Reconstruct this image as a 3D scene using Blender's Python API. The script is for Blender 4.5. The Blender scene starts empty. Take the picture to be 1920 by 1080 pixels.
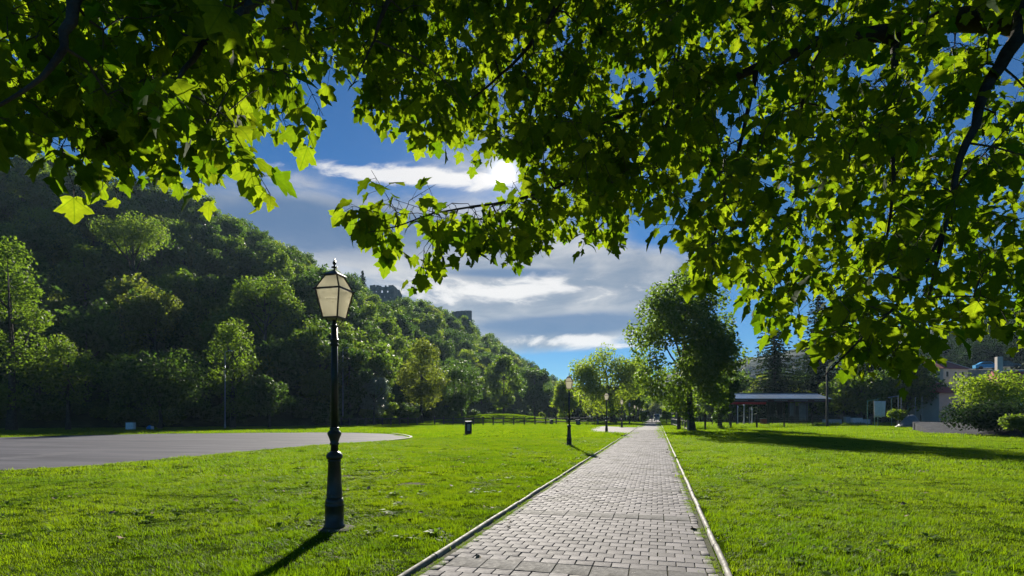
import bpy, bmesh, math, random
import numpy as np
from mathutils import Vector, Matrix

SC = bpy.context.scene
COL = SC.collection
R_ = math.radians

# ------------------------------------------------------------------ camera
EYE = 1.65
FPX = 1050.0            # focal length in photo pixels (1920 wide)
YAW = R_(14.5)          # the camera looks a little left of the path's direction (+Y)
HOR = 778.0             # horizon row in the photo
cam = bpy.data.cameras.new('camera')
cam.sensor_width = 36.0
cam.lens = 36.0 * FPX / 1920.0
cam.shift_y = (HOR - 540.0) / 1920.0
cam.clip_start = 0.05
cam.clip_end = 6000.0
cam_ob = bpy.data.objects.new('camera', cam)
cam_ob.location = (0, 0, EYE)
cam_ob.rotation_euler = (R_(90), 0, YAW)
COL.objects.link(cam_ob)
SC.camera = cam_ob
FW = Vector((-math.sin(YAW), math.cos(YAW), 0))
RT = Vector((math.cos(YAW), math.sin(YAW), 0))

# ------------------------------------------------------------------ light
SUN_EL = R_(23.4)
SUN_AZ = R_(15.3)       # to the left of +Y
SUN_DIR = Vector((-math.sin(SUN_AZ) * math.cos(SUN_EL), math.cos(SUN_AZ) * math.cos(SUN_EL), math.sin(SUN_EL)))
sun = bpy.data.lights.new('sun', 'SUN')
sun.energy = 5.0
sun.angle = R_(0.55)
sun.color = (1.0, 0.93, 0.80)
sun_ob = bpy.data.objects.new('sun', sun)
sun_ob.rotation_euler = SUN_DIR.to_track_quat('Z', 'Y').to_euler()
COL.objects.link(sun_ob)

SC.view_settings.view_transform = 'Standard'
SC.view_settings.look = 'None'
SC.view_settings.gamma = 1.0
SC.view_settings.use_curve_mapping = False
SC.view_settings.exposure = 1.0
SC.cycles.use_denoising = True
SC.cycles.max_bounces = 8
SC.cycles.diffuse_bounces = 3
SC.cycles.transmission_bounces = 6
SC.cycles.transparent_max_bounces = 8
SC.cycles.volume_bounces = 0
SC.cycles.sample_clamp_indirect = 4.0

# ------------------------------------------------------------------ sky
W = bpy.data.worlds.new('World')
SC.world = W
W.use_nodes = True
W.cycles.sampling_method = 'MANUAL'
W.cycles.sample_map_resolution = 512
wn, wl = W.node_tree.nodes, W.node_tree.links
wn.clear()

class NB:
    """tiny helper to write node maths"""
    def __init__(s, tree):
        s.n, s.l = tree.nodes, tree.links
    def put(s, sock, v):
        if isinstance(v, bpy.types.NodeSocket):
            s.l.new(v, sock)
        else:
            sock.default_value = v
    def m(s, op, a, b=None, c=None, clamp=False):
        n = s.n.new('ShaderNodeMath'); n.operation = op; n.use_clamp = clamp
        s.put(n.inputs[0], a)
        if b is not None: s.put(n.inputs[1], b)
        if c is not None: s.put(n.inputs[2], c)
        return n.outputs[0]
    def ramp(s, x, a, b, lo=0.0, hi=1.0):
        n = s.n.new('ShaderNodeMapRange'); n.interpolation_type = 'SMOOTHSTEP'
        s.put(n.inputs[0], x); n.inputs[1].default_value = a; n.inputs[2].default_value = b
        n.inputs[3].default_value = lo; n.inputs[4].default_value = hi
        return n.outputs[0]
    def mix(s, f, a, b, mode='MIX'):
        n = s.n.new('ShaderNodeMix'); n.data_type = 'RGBA'; n.blend_type = mode
        s.put(n.inputs[0], f); s.put(n.inputs[6], a); s.put(n.inputs[7], b)
        return n.outputs[2]
    def noise(s, vec, scale, detail=4, rough=0.55, dist=0.0):
        n = s.n.new('ShaderNodeTexNoise')
        if vec is not None: s.put(n.inputs['Vector'], vec)
        n.inputs['Scale'].default_value = scale; n.inputs['Detail'].default_value = detail
        n.inputs['Roughness'].default_value = rough; n.inputs['Distortion'].default_value = dist
        return n.outputs['Fac']
    def xyz(s, x, y, z):
        n = s.n.new('ShaderNodeCombineXYZ')
        for i, v in enumerate((x, y, z)): s.put(n.inputs[i], v)
        return n.outputs[0]

def sky_nodes():
    b = NB(W.node_tree)
    tc = wn.new('ShaderNodeTexCoord')
    d = tc.outputs['Generated']
    sk = wn.new('ShaderNodeTexSky')
    sk.sky_type = 'NISHITA'
    sk.sun_disc = False
    sk.sun_elevation = SUN_EL
    sk.sun_rotation = -SUN_AZ
    sk.altitude = 200
    sk.air_density = 1.0
    sk.dust_density = 0.0
    sk.ozone_density = 3.0
    sep = wn.new('ShaderNodeSeparateXYZ'); wl.new(d, sep.inputs[0])
    X, Y, Z = sep.outputs
    az = b.m('MULTIPLY', b.m('ARCTAN2', X, Y), 57.29578)       # degrees, + is right of the path
    el = b.m('MULTIPLY', b.m('ARCSINE', Z), 57.29578)
    # cloud noise, drawn out along the horizon
    v1 = b.xyz(b.m('MULTIPLY', az, 0.040), b.m('MULTIPLY', el, 0.115), 0.0)
    warp = b.noise(v1, 1.6, 2, 0.5)
    v2 = b.xyz(b.m('ADD', b.m('MULTIPLY', az, 0.040), b.m('MULTIPLY', warp, 0.5)), b.m('ADD', b.m('MULTIPLY', el, 0.115), b.m('MULTIPLY', warp, 0.35)), 3.7)
    n1 = b.noise(v2, 1.5, 5, 0.58, 0.15)
    n2 = b.noise(v2, 5.0, 5, 0.60, 0.3)
    n3 = b.noise(v2, 2.6, 3, 0.5, 0.0)
    def blob(a0, e0, ra, re, tilt=0.0):
        da = b.m('SUBTRACT', az, a0)
        de = b.m('SUBTRACT', b.m('SUBTRACT', el, e0), b.m('MULTIPLY', da, tilt))
        r2 = b.m('ADD', b.m('POWER', b.m('ABSOLUTE', b.m('DIVIDE', da, ra)), 2.0), b.m('POWER', b.m('ABSOLUTE', b.m('DIVIDE', de, re)), 2.0))
        return b.m('EXPONENT', b.m('MULTIPLY', r2, -1.0))
    def px(x, y):
        dx, dy = (x - 960) / FPX, (HOR - y) / FPX
        return math.degrees(math.atan(dx) - YAW), math.degrees(math.atan2(dy, math.sqrt(1 + dx * dx)))
    def at(x, y, rx, ry, tilt=0.0):
        a0, e0 = px(x, y)
        a1, _ = px(x + rx, y); _, e1 = px(x, y - ry)
        return blob(a0, e0, abs(a1 - a0), abs(e1 - e0), tilt)
    def total(lst):
        s = None
        for w, o in lst:
            t = b.m('MULTIPLY', o, w)
            s = t if s is None else b.m('ADD', s, t)
        return s
    # the big grey-white bank over the valley, with its two bright streaks
    bank = total([(1.0, at(980, 545, 340, 85)), (0.5, at(1130, 590, 190, 60)), (0.55, at(930, 630, 210, 40)), (0.85, at(740, 440, 330, 75)), (0.6, at(520, 400, 260, 80)), (0.55, at(880, 300, 150, 60)), (0.4, at(1250, 500, 120, 40)), (-0.45, at(1260, 425, 100, 35)), (-1.3, at(1120, 695, 320, 28)), (-0.5, at(650, 230, 150, 55))])
    bright = total([(1.0, at(790, 334, 175, 20, 0.01)), (0.55, at(690, 326, 90, 14)), (0.35, at(880, 350, 60, 22)), (1.0, at(1075, 640, 120, 15)), (0.5, at(1190, 655, 60, 8)), (0.7, at(480, 300, 60, 14)), (0.95, at(970, 545, 290, 34)), (0.3, at(1010, 470, 140, 20))])
    # elsewhere the sky goes on with the same broken cloud
    nn = b.m('SUBTRACT', b.m('ADD', b.m('MULTIPLY', n1, 0.75), b.m('MULTIPLY', n2, 0.25)), 0.5)
    cov = b.ramp(b.m('ADD', b.m('ADD', bank, b.m('MULTIPLY', nn, 1.9)), -0.12), 0.0, 0.75)
    brm = b.ramp(b.m('ADD', bright, b.m('MULTIPLY', b.m('SUBTRACT', n2, 0.5), 2.6)), 0.42, 1.05)
    brm = b.m('MULTIPLY', brm, b.ramp(bright, 0.05, 0.4))
    dark = total([(1.2, at(950, 512, 125, 10)), (1.1, at(1010, 612, 210, 20)), (1.0, at(700, 415, 260, 40)), (0.6, at(1130, 600, 120, 22)), (0.8, at(540, 440, 220, 60))])
    dark = b.ramp(b.m('ADD', dark, b.m('MULTIPLY', b.m('SUBTRACT', n2, 0.5), 1.2)), 0.15, 1.0)
    lit = b.ramp(b.m('ADD', b.m('MULTIPLY', n3, 0.6), b.m('MULTIPLY', n2, 0.4)), 0.33, 0.68)
    cloud = b.mix(lit, (0.115, 0.142, 0.185, 1), (0.345, 0.338, 0.33, 1))
    cloud = b.mix(b.m('MULTIPLY', dark, 0.9), cloud, (0.045, 0.085, 0.165, 1))
    # the sun: disc behind thin cloud and its aureole
    dp = wn.new('ShaderNodeVectorMath'); dp.operation = 'DOT_PRODUCT'
    wl.new(d, dp.inputs[0]); dp.inputs[1].default_value = SUN_DIR
    om = b.m('SUBTRACT', 1.0, dp.outputs['Value'])
    g1 = b.m('MULTIPLY', b.m('EXPONENT', b.m('MULTIPLY', om, -5000.0)), 0.6)
    g2 = b.m('MULTIPLY', b.m('EXPONENT', b.m('MULTIPLY', om, -90.0)), 0.05)
    disc = b.ramp(om, 0.00012, 0.00006, 0.0, 30.0)
    glow = b.m('ADD', b.m('ADD', g1, g2), disc)
    # shader
    base = wn.new('ShaderNodeVectorMath'); base.operation = 'MULTIPLY'
    wl.new(sk.outputs[0], base.inputs[0]); base.inputs[1].default_value = (SKY_TINT[0] * SKY_S, SKY_TINT[1] * SKY_S, SKY_TINT[2] * SKY_S)
    c = b.mix(b.m('MULTIPLY', cov, 0.92), base.outputs[0], cloud)
    c = b.mix(b.m('MULTIPLY', brm, 0.92), c, (0.45, 0.44, 0.435, 1))
    gl = wn.new('ShaderNodeVectorMath'); gl.operation = 'SCALE'
    gl.inputs[0].default_value = (1.0, 0.95, 0.86); wl.new(glow, gl.inputs['Scale'])
    ad = wn.new('ShaderNodeVectorMath'); ad.operation = 'ADD'
    wl.new(c, ad.inputs[0]); wl.new(gl.outputs[0], ad.inputs[1])
    bg = wn.new('ShaderNodeBackground'); wl.new(ad.outputs[0], bg.inputs[0]); bg.inputs[1].default_value = 1.0
    out = wn.new('ShaderNodeOutputWorld'); wl.new(bg.outputs[0], out.inputs[0])
SKY_S = 0.050
SKY_TINT = (0.15, 0.46, 0.74)
sky_nodes()

# ------------------------------------------------------------------ helpers
def at(px, py, Z):
    """world point seen at photo pixel (px,py) at depth Z metres"""
    return Vector((0, 0, EYE)) + FW * Z + RT * ((px - 960) / FPX * Z) + Vector((0, 0, (HOR - py) / FPX * Z))
def gnd(px, py):
    Z = EYE * FPX / (py - HOR)
    p = at(px, py, Z); p.z = 0
    return p
def gz(px, Z):
    p = at(px, HOR, Z); p.z = 0
    return p
def cam_px(P):
    """array of world points -> photo px, py, depth"""
    P = np.asarray(P, float)
    Z = P[:, 0] * FW.x + P[:, 1] * FW.y
    X = P[:, 0] * RT.x + P[:, 1] * RT.y
    Zs = np.where(Z > 0.05, Z, 0.05)
    return 960 + FPX * X / Zs, HOR - FPX * (P[:, 2] - EYE) / Zs, Z

def tag(o, label=None, cat=None, group=None, kind=None):
    if label: o['label'] = label
    if cat: o['category'] = cat
    if group: o['group'] = group
    if kind: o['kind'] = kind
    return o
def obj(name, me, mat=None, parent=None, loc=None, rotz=None):
    o = bpy.data.objects.new(name, me)
    if mat is not None and not me.materials:
        for m_ in (mat if isinstance(mat, (list, tuple)) else [mat]): me.materials.append(m_)
    COL.objects.link(o)
    if parent is not None: o.parent = parent
    if loc is not None: o.location = loc
    if rotz is not None: o.rotation_euler = (0, 0, rotz)
    return o
def empty(name, loc=(0, 0, 0), rotz=0.0):
    o = bpy.data.objects.new(name, None)
    o.empty_display_size = 0.2
    o.location = loc; o.rotation_euler = (0, 0, rotz)
    COL.objects.link(o)
    return o
def copy_tree(o, parent=None):
    c = o.copy(); COL.objects.link(c); c.parent = parent
    for ch in list(o.children): copy_tree(ch, c)
    return c

def np_mesh(name, V, F, rnd=None, smooth=False):
    """V (n,3), F (m,k) constant k"""
    me = bpy.data.meshes.new(name)
    V = np.ascontiguousarray(V, np.float32); F = np.ascontiguousarray(F, np.int32)
    m, k = F.shape
    me.vertices.add(len(V)); me.vertices.foreach_set('co', V.ravel())
    me.loops.add(m * k); me.loops.foreach_set('vertex_index', F.ravel())
    me.polygons.add(m)
    me.polygons.foreach_set('loop_start', np.arange(0, m * k, k, dtype=np.int32))
    if smooth: me.polygons.foreach_set('use_smooth', np.ones(m, bool))
    me.update(calc_edges=True)
    if rnd is not None:
        a = me.attributes.new('rnd', 'FLOAT', 'FACE'); a.data.foreach_set('value', np.ascontiguousarray(rnd, np.float32))
    return me

class MB:
    def __init__(s): s.v, s.f, s.mi = [], [], []
    def add(s, V, F, mi=0):
        n = len(s.v); s.v += [tuple(p) for p in V]; s.f += [tuple(i + n for i in f) for f in F]; s.mi += [mi] * len(F); return s
    def box(s, c, size, rz=0.0, mi=0, taper=1.0):
        x, y, z = size[0] / 2, size[1] / 2, size[2] / 2
        V = []
        for sz, t in ((-1, 1.0), (1, taper)):
            for sx, sy in ((-1, -1), (1, -1), (1, 1), (-1, 1)):
                a, b_ = sx * x * t, sy * y * t
                V.append((c[0] + a * math.cos(rz) - b_ * math.sin(rz), c[1] + a * math.sin(rz) + b_ * math.cos(rz), c[2] + sz * z))
        return s.add(V, [(0, 3, 2, 1), (4, 5, 6, 7), (0, 1, 5, 4), (1, 2, 6, 5), (2, 3, 7, 6), (3, 0, 4, 7)], mi)
    def tube(s, pts, rad, n=8, mi=0, cap=True):
        pts = [Vector(p) for p in pts]
        if not isinstance(rad, (list, tuple)): rad = [rad] * len(pts)
        V, F = [], []
        t0 = (pts[1] - pts[0]).normalized()
        u = t0.orthogonal().normalized()
        for i, p in enumerate(pts):
            t = (pts[min(i + 1, len(pts) - 1)] - pts[max(i - 1, 0)])
            t = t.normalized() if t.length > 1e-9 else t0
            u = (u - t * u.dot(t)); u = u.normalized() if u.length > 1e-6 else t.orthogonal().normalized()
            w = t.cross(u)
            for k in range(n):
                a = 2 * math.pi * k / n
                V.append(p + (u * math.cos(a) + w * math.sin(a)) * rad[i])
        for i in range(len(pts) - 1):
            for k in range(n):
                a, b_ = i * n + k, i * n + (k + 1) % n
                F.append((a, b_, b_ + n, a + n))
        if cap:
            F.append(tuple(reversed(range(n)))); F.append(tuple(range((len(pts) - 1) * n, len(pts) * n)))
        return s.add(V, F, mi)
    def bar(s, a, b_, w, h=None, mi=0):
        """rectangular bar between two points"""
        a, b_ = Vector(a), Vector(b_); h = h or w
        t = (b_ - a).normalized()
        up = Vector((0, 0, 1)) if abs(t.z) < 0.95 else Vector((0, 1, 0))
        u = t.cross(up).normalized() * w / 2; v = u.cross(t).normalized() * h / 2
        V = [a - u - v, a + u - v, a + u + v, a - u + v, b_ - u - v, b_ + u - v, b_ + u + v, b_ - u + v]
        return s.add(V, [(0, 1, 2, 3), (7, 6, 5, 4), (4, 5, 1, 0), (5, 6, 2, 1), (6, 7, 3, 2), (7, 4, 0, 3)], mi)
    def lathe(s, prof, n=20, mi=0):
        V, F = [], []
        for r, z in prof:
            for k in range(n):
                a = 2 * math.pi * k / n; V.append((r * math.cos(a), r * math.sin(a), z))
        for i in range(len(prof) - 1):
            for k in range(n):
                a, b_ = i * n + k, i * n + (k + 1) % n
                F.append((a, b_, b_ + n, a + n))
        F.append(tuple(reversed(range(n)))); F.append(tuple(range((len(prof) - 1) * n, len(prof) * n)))
        return s.add(V, F, mi)
    def prism(s, poly, z0, z1, mi=0):
        n = len(poly)
        V = [(p[0], p[1], z0) for p in poly] + [(p[0], p[1], z1) for p in poly]
        F = [tuple(reversed(range(n))), tuple(range(n, 2 * n))] + [(i, (i + 1) % n, n + (i + 1) % n, n + i) for i in range(n)]
        return s.add(V, F, mi)
    def mesh(s, name, smooth=False):
        me = bpy.data.meshes.new(name)
        me.from_pydata(s.v, [], s.f)
        if any(s.mi): me.polygons.foreach_set('material_index', s.mi)
        if smooth: me.polygons.foreach_set('use_smooth', [True] * len(s.f))
        me.update(); return me
    def build(s, name, mat, parent=None, smooth=False, loc=None, rotz=None):
        return obj(name, s.mesh(name, smooth), mat, parent, loc, rotz)

# ------------------------------------------------------------------ materials
def rnd_socket(b, nodes):
    """a random number per piece: the face attribute rnd plus the object's own random"""
    a = nodes.new('ShaderNodeAttribute'); a.attribute_name = 'rnd'
    oi = nodes.new('ShaderNodeObjectInfo')
    return b.m('FRACT', b.m('ADD', a.outputs['Fac'], oi.outputs['Random']))
def surf(name, c1, c2, scale=4.0, rough=0.7, bump=0.3, bscale=None, metal=0.0, spec=0.4, piece=0.0, detail=5, c3=None, s3=0.6, dist=0.02):
    m = bpy.data.materials.new(name); m.use_nodes = True
    b = NB(m.node_tree); N = m.node_tree.nodes
    p = N['Principled BSDF']
    co = N.new('ShaderNodeTexCoord').outputs['Object']
    f = b.ramp(b.noise(co, scale, detail, 0.6), 0.3, 0.7)
    col = b.mix(f, (*c1, 1), (*c2, 1))
    if c3 is not None:
        col = b.mix(b.ramp(b.noise(co, s3, 4, 0.6), 0.5, 0.68), col, (*c3, 1))
    if piece:
        r = rnd_socket(b, N)
        hsv = N.new('ShaderNodeHueSaturation'); b.put(hsv.inputs['Color'], col)
        b.put(hsv.inputs['Value'], b.m('ADD', b.m('MULTIPLY', r, piece), 1 - piece / 2)); col = hsv.outputs[0]
    b.put(p.inputs['Base Color'], col)
    b.put(p.inputs['Roughness'], b.ramp(b.noise(co, scale * 2.3, 3), 0.2, 0.8, max(0.02, rough - 0.1), min(1, rough + 0.1)))
    p.inputs['Metallic'].default_value = metal
    p.inputs['Specular IOR Level'].default_value = spec
    if bump:
        bn = N.new('ShaderNodeBump'); bn.inputs['Strength'].default_value = bump; bn.inputs['Distance'].default_value = dist
        b.put(bn.inputs['Height'], b.noise(co, bscale or scale * 6, 5, 0.6)); m.node_tree.links.new(bn.outputs[0], p.inputs['Normal'])
    return m
def leaf(name, c1, c2, t1, t2, trans=0.5, rough=0.45, spec=0.35, nscale=0.0, veins=False):
    """leaves and blades: a glossy upper face and light coming through"""
    m = bpy.data.materials.new(name); m.use_nodes = True
    b = NB(m.node_tree); N = m.node_tree.nodes; L = m.node_tree.links
    p = N['Principled BSDF']; out = N['Material Output']
    r = rnd_socket(b, N)
    if nscale:
        g = N.new('ShaderNodeNewGeometry').outputs['Position']
        nz = b.ramp(b.noise(g, nscale, 5, 0.65), 0.3, 0.7)
        nz2 = b.ramp(b.noise(g, nscale * .28, 3, 0.5), 0.35, 0.65)
        r = b.m('ADD', b.m('ADD', b.m('MULTIPLY', r, 0.34), b.m('MULTIPLY', nz, 0.40)), b.m('MULTIPLY', nz2, 0.26))
    ca, cb = b.mix(r, (*c1, 1), (*c2, 1)), b.mix(r, (*t1, 1), (*t2, 1))
    if veins:
        at_ = N.new('ShaderNodeAttribute'); at_.attribute_name = 'leafuv'
        sp = N.new('ShaderNodeSeparateXYZ'); L.new(at_.outputs['Vector'], sp.inputs[0])
        ax_, y_ = b.m('ABSOLUTE', sp.outputs[0]), sp.outputs[1]
        vv = None
        for ang, w in ((0, .016), (.80, .013), (1.45, .011)):
            dd = b.m('ABSOLUTE', b.m('SUBTRACT', b.m('MULTIPLY', ax_, math.cos(ang)), b.m('MULTIPLY', y_, math.sin(ang))))
            q = b.ramp(dd, w * 1.8, w * .5); vv = q if vv is None else b.m('MAXIMUM', vv, q)
        sv_ = b.ramp(b.m('FRACT', b.m('ADD', b.m('MULTIPLY', y_, 7.0), b.m('MULTIPLY', ax_, -6.0))), .86, .97, 0, .35)
        vv = b.m('MAXIMUM', vv, sv_)
        blot = b.ramp(b.noise(at_.outputs['Vector'], 3.2, 4, .6), .35, .75, .72, 1.1)
        hs = N.new('ShaderNodeHueSaturation'); b.put(hs.inputs['Color'], cb); b.put(hs.inputs['Value'], blot)
        cb = b.mix(b.m('MULTIPLY', vv, .55), hs.outputs[0], (t1[0] * .55, t1[1] * .62, t1[2], 1))
        ca = b.mix(b.m('MULTIPLY', vv, .5), ca, (.09, .14, .03, 1))
    b.put(p.inputs['Base Color'], ca)
    p.inputs['Roughness'].default_value = rough; p.inputs['Specular IOR Level'].default_value = spec
    t = N.new('ShaderNodeBsdfTranslucent'); b.put(t.inputs['Color'], cb)
    mx = N.new('ShaderNodeMixShader'); mx.inputs[0].default_value = trans
    L.new(p.outputs[0], mx.inputs[1]); L.new(t.outputs[0], mx.inputs[2]); L.new(mx.outputs[0], out.inputs[0])
    return m

M = {}
M['lawn'] = surf('lawn_soil', (0.022, 0.046, 0.003), (0.055, 0.092, 0.005), 9.0, 0.9, 0.8, 60, spec=0.0, c3=(0.04, 0.075, 0.004), s3=0.25, dist=0.04)
M['grass'] = leaf('grass_blade', (0.03, 0.08, 0.004), (0.10, 0.15, 0.007), (0.115, 0.27, 0.003), (0.345, 0.47, 0.007), 0.6, 0.5, 0.08, 0.9)
M['weed'] = leaf('weed_leaf', (0.05, 0.11, 0.015), (0.09, 0.16, 0.02), (0.16, 0.30, 0.01), (0.26, 0.40, 0.02), 0.5, 0.6, 0.08)
M['soil'] = surf('bare_soil', (0.03, 0.024, 0.012), (0.06, 0.046, 0.024), 12, 0.95, 0.8, 50, spec=0.05)
M['clover'] = surf('clover_flower', (0.45, 0.46, 0.36), (0.55, 0.55, 0.45), 20, 0.7, 0)
M['maple'] = leaf('maple_leaf', (0.024, 0.060, 0.008), (0.046, 0.09, 0.012), (0.14, 0.28, 0.004), (0.40, 0.52, 0.012), 0.62, 0.8, 0.04, veins=True)
M['bark'] = surf('bark', (0.035, 0.028, 0.022), (0.08, 0.068, 0.055), 6, 0.9, 0.8, 25, spec=0.15, dist=0.03)
M['twig'] = surf('twig_bark', (0.04, 0.03, 0.02), (0.07, 0.055, 0.035), 20, 0.8, 0.2)
M['leaf_mid'] = leaf('foliage_mid_green', (0.034, 0.075, 0.012), (0.066, 0.112, 0.020), (0.14, 0.26, 0.014), (0.26, 0.38, 0.022), 0.56, 0.55, 0.14)
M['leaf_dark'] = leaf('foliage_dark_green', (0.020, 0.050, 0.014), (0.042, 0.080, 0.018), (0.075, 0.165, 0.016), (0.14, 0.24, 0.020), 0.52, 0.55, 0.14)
M['leaf_light'] = leaf('foliage_yellow_green', (0.055, 0.10, 0.010), (0.09, 0.145, 0.016), (0.24, 0.38, 0.014), (0.38, 0.50, 0.022), 0.6, 0.55, 0.14)
M['leaf_olive'] = leaf('foliage_olive', (0.05, 0.078, 0.014), (0.085, 0.115, 0.02), (0.18, 0.26, 0.016), (0.29, 0.35, 0.024), 0.55, 0.55, 0.14)
M['leaf_silver'] = leaf('foliage_silver', (0.11, 0.15, 0.11), (0.17, 0.21, 0.16), (0.13, 0.20, 0.10), (0.19, 0.26, 0.14), 0.4, 0.4, 0.5)
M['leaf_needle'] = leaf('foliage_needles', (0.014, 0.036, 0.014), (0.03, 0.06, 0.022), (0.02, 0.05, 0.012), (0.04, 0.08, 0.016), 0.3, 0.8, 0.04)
M['leaf_red'] = leaf('foliage_copper', (0.05, 0.028, 0.022), (0.08, 0.045, 0.03), (0.10, 0.05, 0.03), (0.14, 0.07, 0.03), 0.4, 0.5, 0.3)
M['hill'] = surf('undergrowth', (0.018, 0.035, 0.012), (0.035, 0.06, 0.018), 0.3, 0.95, 0.8, 2.0, spec=0.1, dist=0.5)
M['farhill'] = surf('far_forest', (0.010, 0.026, 0.014), (0.028, 0.050, 0.020), 0.08, 0.95, 1.0, 0.12, spec=0.1, dist=6.0)
M['brick'] = surf('concrete_paver', (0.175, 0.163, 0.168), (0.255, 0.238, 0.245), 7, 0.8, 0.45, 140, spec=0.11, piece=0.50, c3=(0.105, 0.10, 0.095), s3=0.9, dist=0.004)
M['slab'] = surf('concrete_slab', (0.105, 0.10, 0.10), (0.165, 0.16, 0.16), 9, 0.8, 0.4, 130, spec=0.07, piece=0.22, c3=(0.075, 0.072, 0.07), s3=2.4, dist=0.005)
M['joint'] = surf('joint_sand', (0.055, 0.05, 0.035), (0.06, 0.075, 0.022), 5, 0.95, 0.5, 60, spec=0.1)
M['foot'] = surf('mossy_concrete', (0.07, 0.066, 0.056), (0.15, 0.14, 0.12), 9, 0.9, 0.9, 30, spec=0.1, c3=(0.05, 0.065, 0.02), s3=6, dist=0.03)
M['kerb'] = surf('kerb_concrete', (0.16, 0.15, 0.135), (0.25, 0.238, 0.212), 5, 0.75, 0.4, 80, piece=0.40, c3=(0.13, 0.13, 0.10), s3=3.0, dist=0.006)
M['asphalt'] = surf('asphalt', (0.10, 0.10, 0.115), (0.135, 0.132, 0.148), 1.2, 0.85, 0.3, 90, spec=0.12, c3=(0.14, 0.135, 0.15), s3=0.35, dist=0.01)
M['iron'] = surf('cast_iron_paint', (0.010, 0.013, 0.013), (0.022, 0.026, 0.026), 8, 0.38, 0.15, 60, spec=0.5, c3=(0.03, 0.026, 0.02), s3=5, dist=0.004)
M['copper'] = surf('copper_frame', (0.030, 0.014, 0.010), (0.06, 0.028, 0.018), 12, 0.4, 0.1, 60, spec=0.5)
M['stone'] = surf('ruin_stone', (0.16, 0.15, 0.145), (0.26, 0.25, 0.24), 0.8, 0.9, 0.7, 4, spec=0.2, dist=0.1)
M['wood'] = surf('weathered_wood', (0.05, 0.042, 0.035), (0.11, 0.095, 0.08), 5, 0.85, 0.5, 30, spec=0.2)
M['wood_grey'] = surf('grey_wood', (0.16, 0.15, 0.13), (0.26, 0.24, 0.21), 5, 0.85, 0.5, 30, spec=0.2)
M['metal_grey'] = surf('galvanised', (0.28, 0.30, 0.31), (0.38, 0.40, 0.41), 6, 0.45, 0.1, 40, metal=0.5)
M['roof_blue'] = surf('sheet_roof', (0.20, 0.27, 0.36), (0.30, 0.37, 0.45), 0.8, 0.35, 0.1, 10, metal=0.2, spec=0.5, c3=(0.34, 0.33, 0.30), s3=0.4)
M['red'] = surf('red_awning', (0.55, 0.02, 0.015), (0.68, 0.03, 0.02), 3, 0.7, 0.1)
M['white'] = surf('white_paint', (0.70, 0.70, 0.68), (0.8, 0.8, 0.78), 3, 0.6, 0.1)
M['cloth'] = surf('white_cloth', (0.60, 0.60, 0.58), (0.74, 0.74, 0.72), 2, 0.9, 0.3, 6)
M['dark'] = surf('dark_board', (0.02, 0.02, 0.022), (0.045, 0.042, 0.04), 4, 0.8, 0.2)
M['green_paint'] = surf('green_paint', (0.02, 0.12, 0.09), (0.03, 0.17, 0.12), 5, 0.5, 0.1)
M['cream'] = surf('cream_render', (0.56, 0.52, 0.47), (0.66, 0.61, 0.55), 0.9, 0.9, 0.2, 20, spec=0.2)
M['tile'] = surf('red_roof_tiles', (0.30, 0.065, 0.048), (0.42, 0.10, 0.07), 3, 0.75, 0.4, 9, c3=(0.34, 0.15, 0.12), s3=0.5, dist=0.05)
M['tile_red'] = surf('bright_red_tiles', (0.42, 0.06, 0.045), (0.5, 0.09, 0.06), 3, 0.75, 0.4, 9, dist=0.05)
M['window'] = surf('window_glass', (0.03, 0.035, 0.045), (0.05, 0.055, 0.065), 1, 0.12, 0, spec=0.6)
M['gravel'] = surf('pale_stone', (0.32, 0.29, 0.25), (0.52, 0.48, 0.42), 2, 0.9, 0.6, 20, piece=0.5)
M['concrete'] = surf('old_concrete', (0.28, 0.265, 0.24), (0.40, 0.38, 0.34), 2, 0.85, 0.5, 25, c3=(0.18, 0.17, 0.14), s3=0.8)
M['basalt'] = surf('dark_bank_stone', (0.030, 0.033, 0.042), (0.06, 0.064, 0.075), 1.5, 0.9, 0.6, 8, spec=0.1, dist=0.06)
M['blue'] = surf('blue_sheet', (0.03, 0.25, 0.55), (0.05, 0.33, 0.65), 3, 0.5, 0.1)
M['tarp'] = surf('grey_tarpaulin', (0.13, 0.14, 0.15), (0.20, 0.21, 0.22), 2, 0.6, 0.5, 4, dist=0.08)
M['rubber'] = surf('rubber', (0.015, 0.015, 0.015), (0.03, 0.03, 0.03), 8, 0.8, 0.1)

def glass_mat():
    m = bpy.data.materials.new('frosted_lantern_pane'); m.use_nodes = True
    b = NB(m.node_tree); N = m.node_tree.nodes; L = m.node_tree.links
    p = N['Principled BSDF']; out = N['Material Output']
    co = N.new('ShaderNodeTexCoord').outputs['Object']
    st = b.ramp(b.noise(co, 9, 6, 0.65, 0.4), 0.56, 0.72)
    col = b.mix(b.m('MULTIPLY', st, 0.45), (0.88, 0.86, 0.79, 1), (0.42, 0.37, 0.28, 1))
    b.put(p.inputs['Base Color'], col); p.inputs['Roughness'].default_value = 0.22
    t = N.new('ShaderNodeBsdfTranslucent'); b.put(t.inputs['Color'], col)
    tr = N.new('ShaderNodeBsdfTransparent'); b.put(tr.inputs['Color'], col)
    mx = N.new('ShaderNodeMixShader'); mx.inputs[0].default_value = 0.80
    L.new(p.outputs[0], mx.inputs[1]); L.new(t.outputs[0], mx.inputs[2])
    m2 = N.new('ShaderNodeMixShader'); m2.inputs[0].default_value = 0.28
    L.new(mx.outputs[0], m2.inputs[1]); L.new(tr.outputs[0], m2.inputs[2]); L.new(m2.outputs[0], out.inputs[0])
    return m
M['pane'] = glass_mat()

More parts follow.
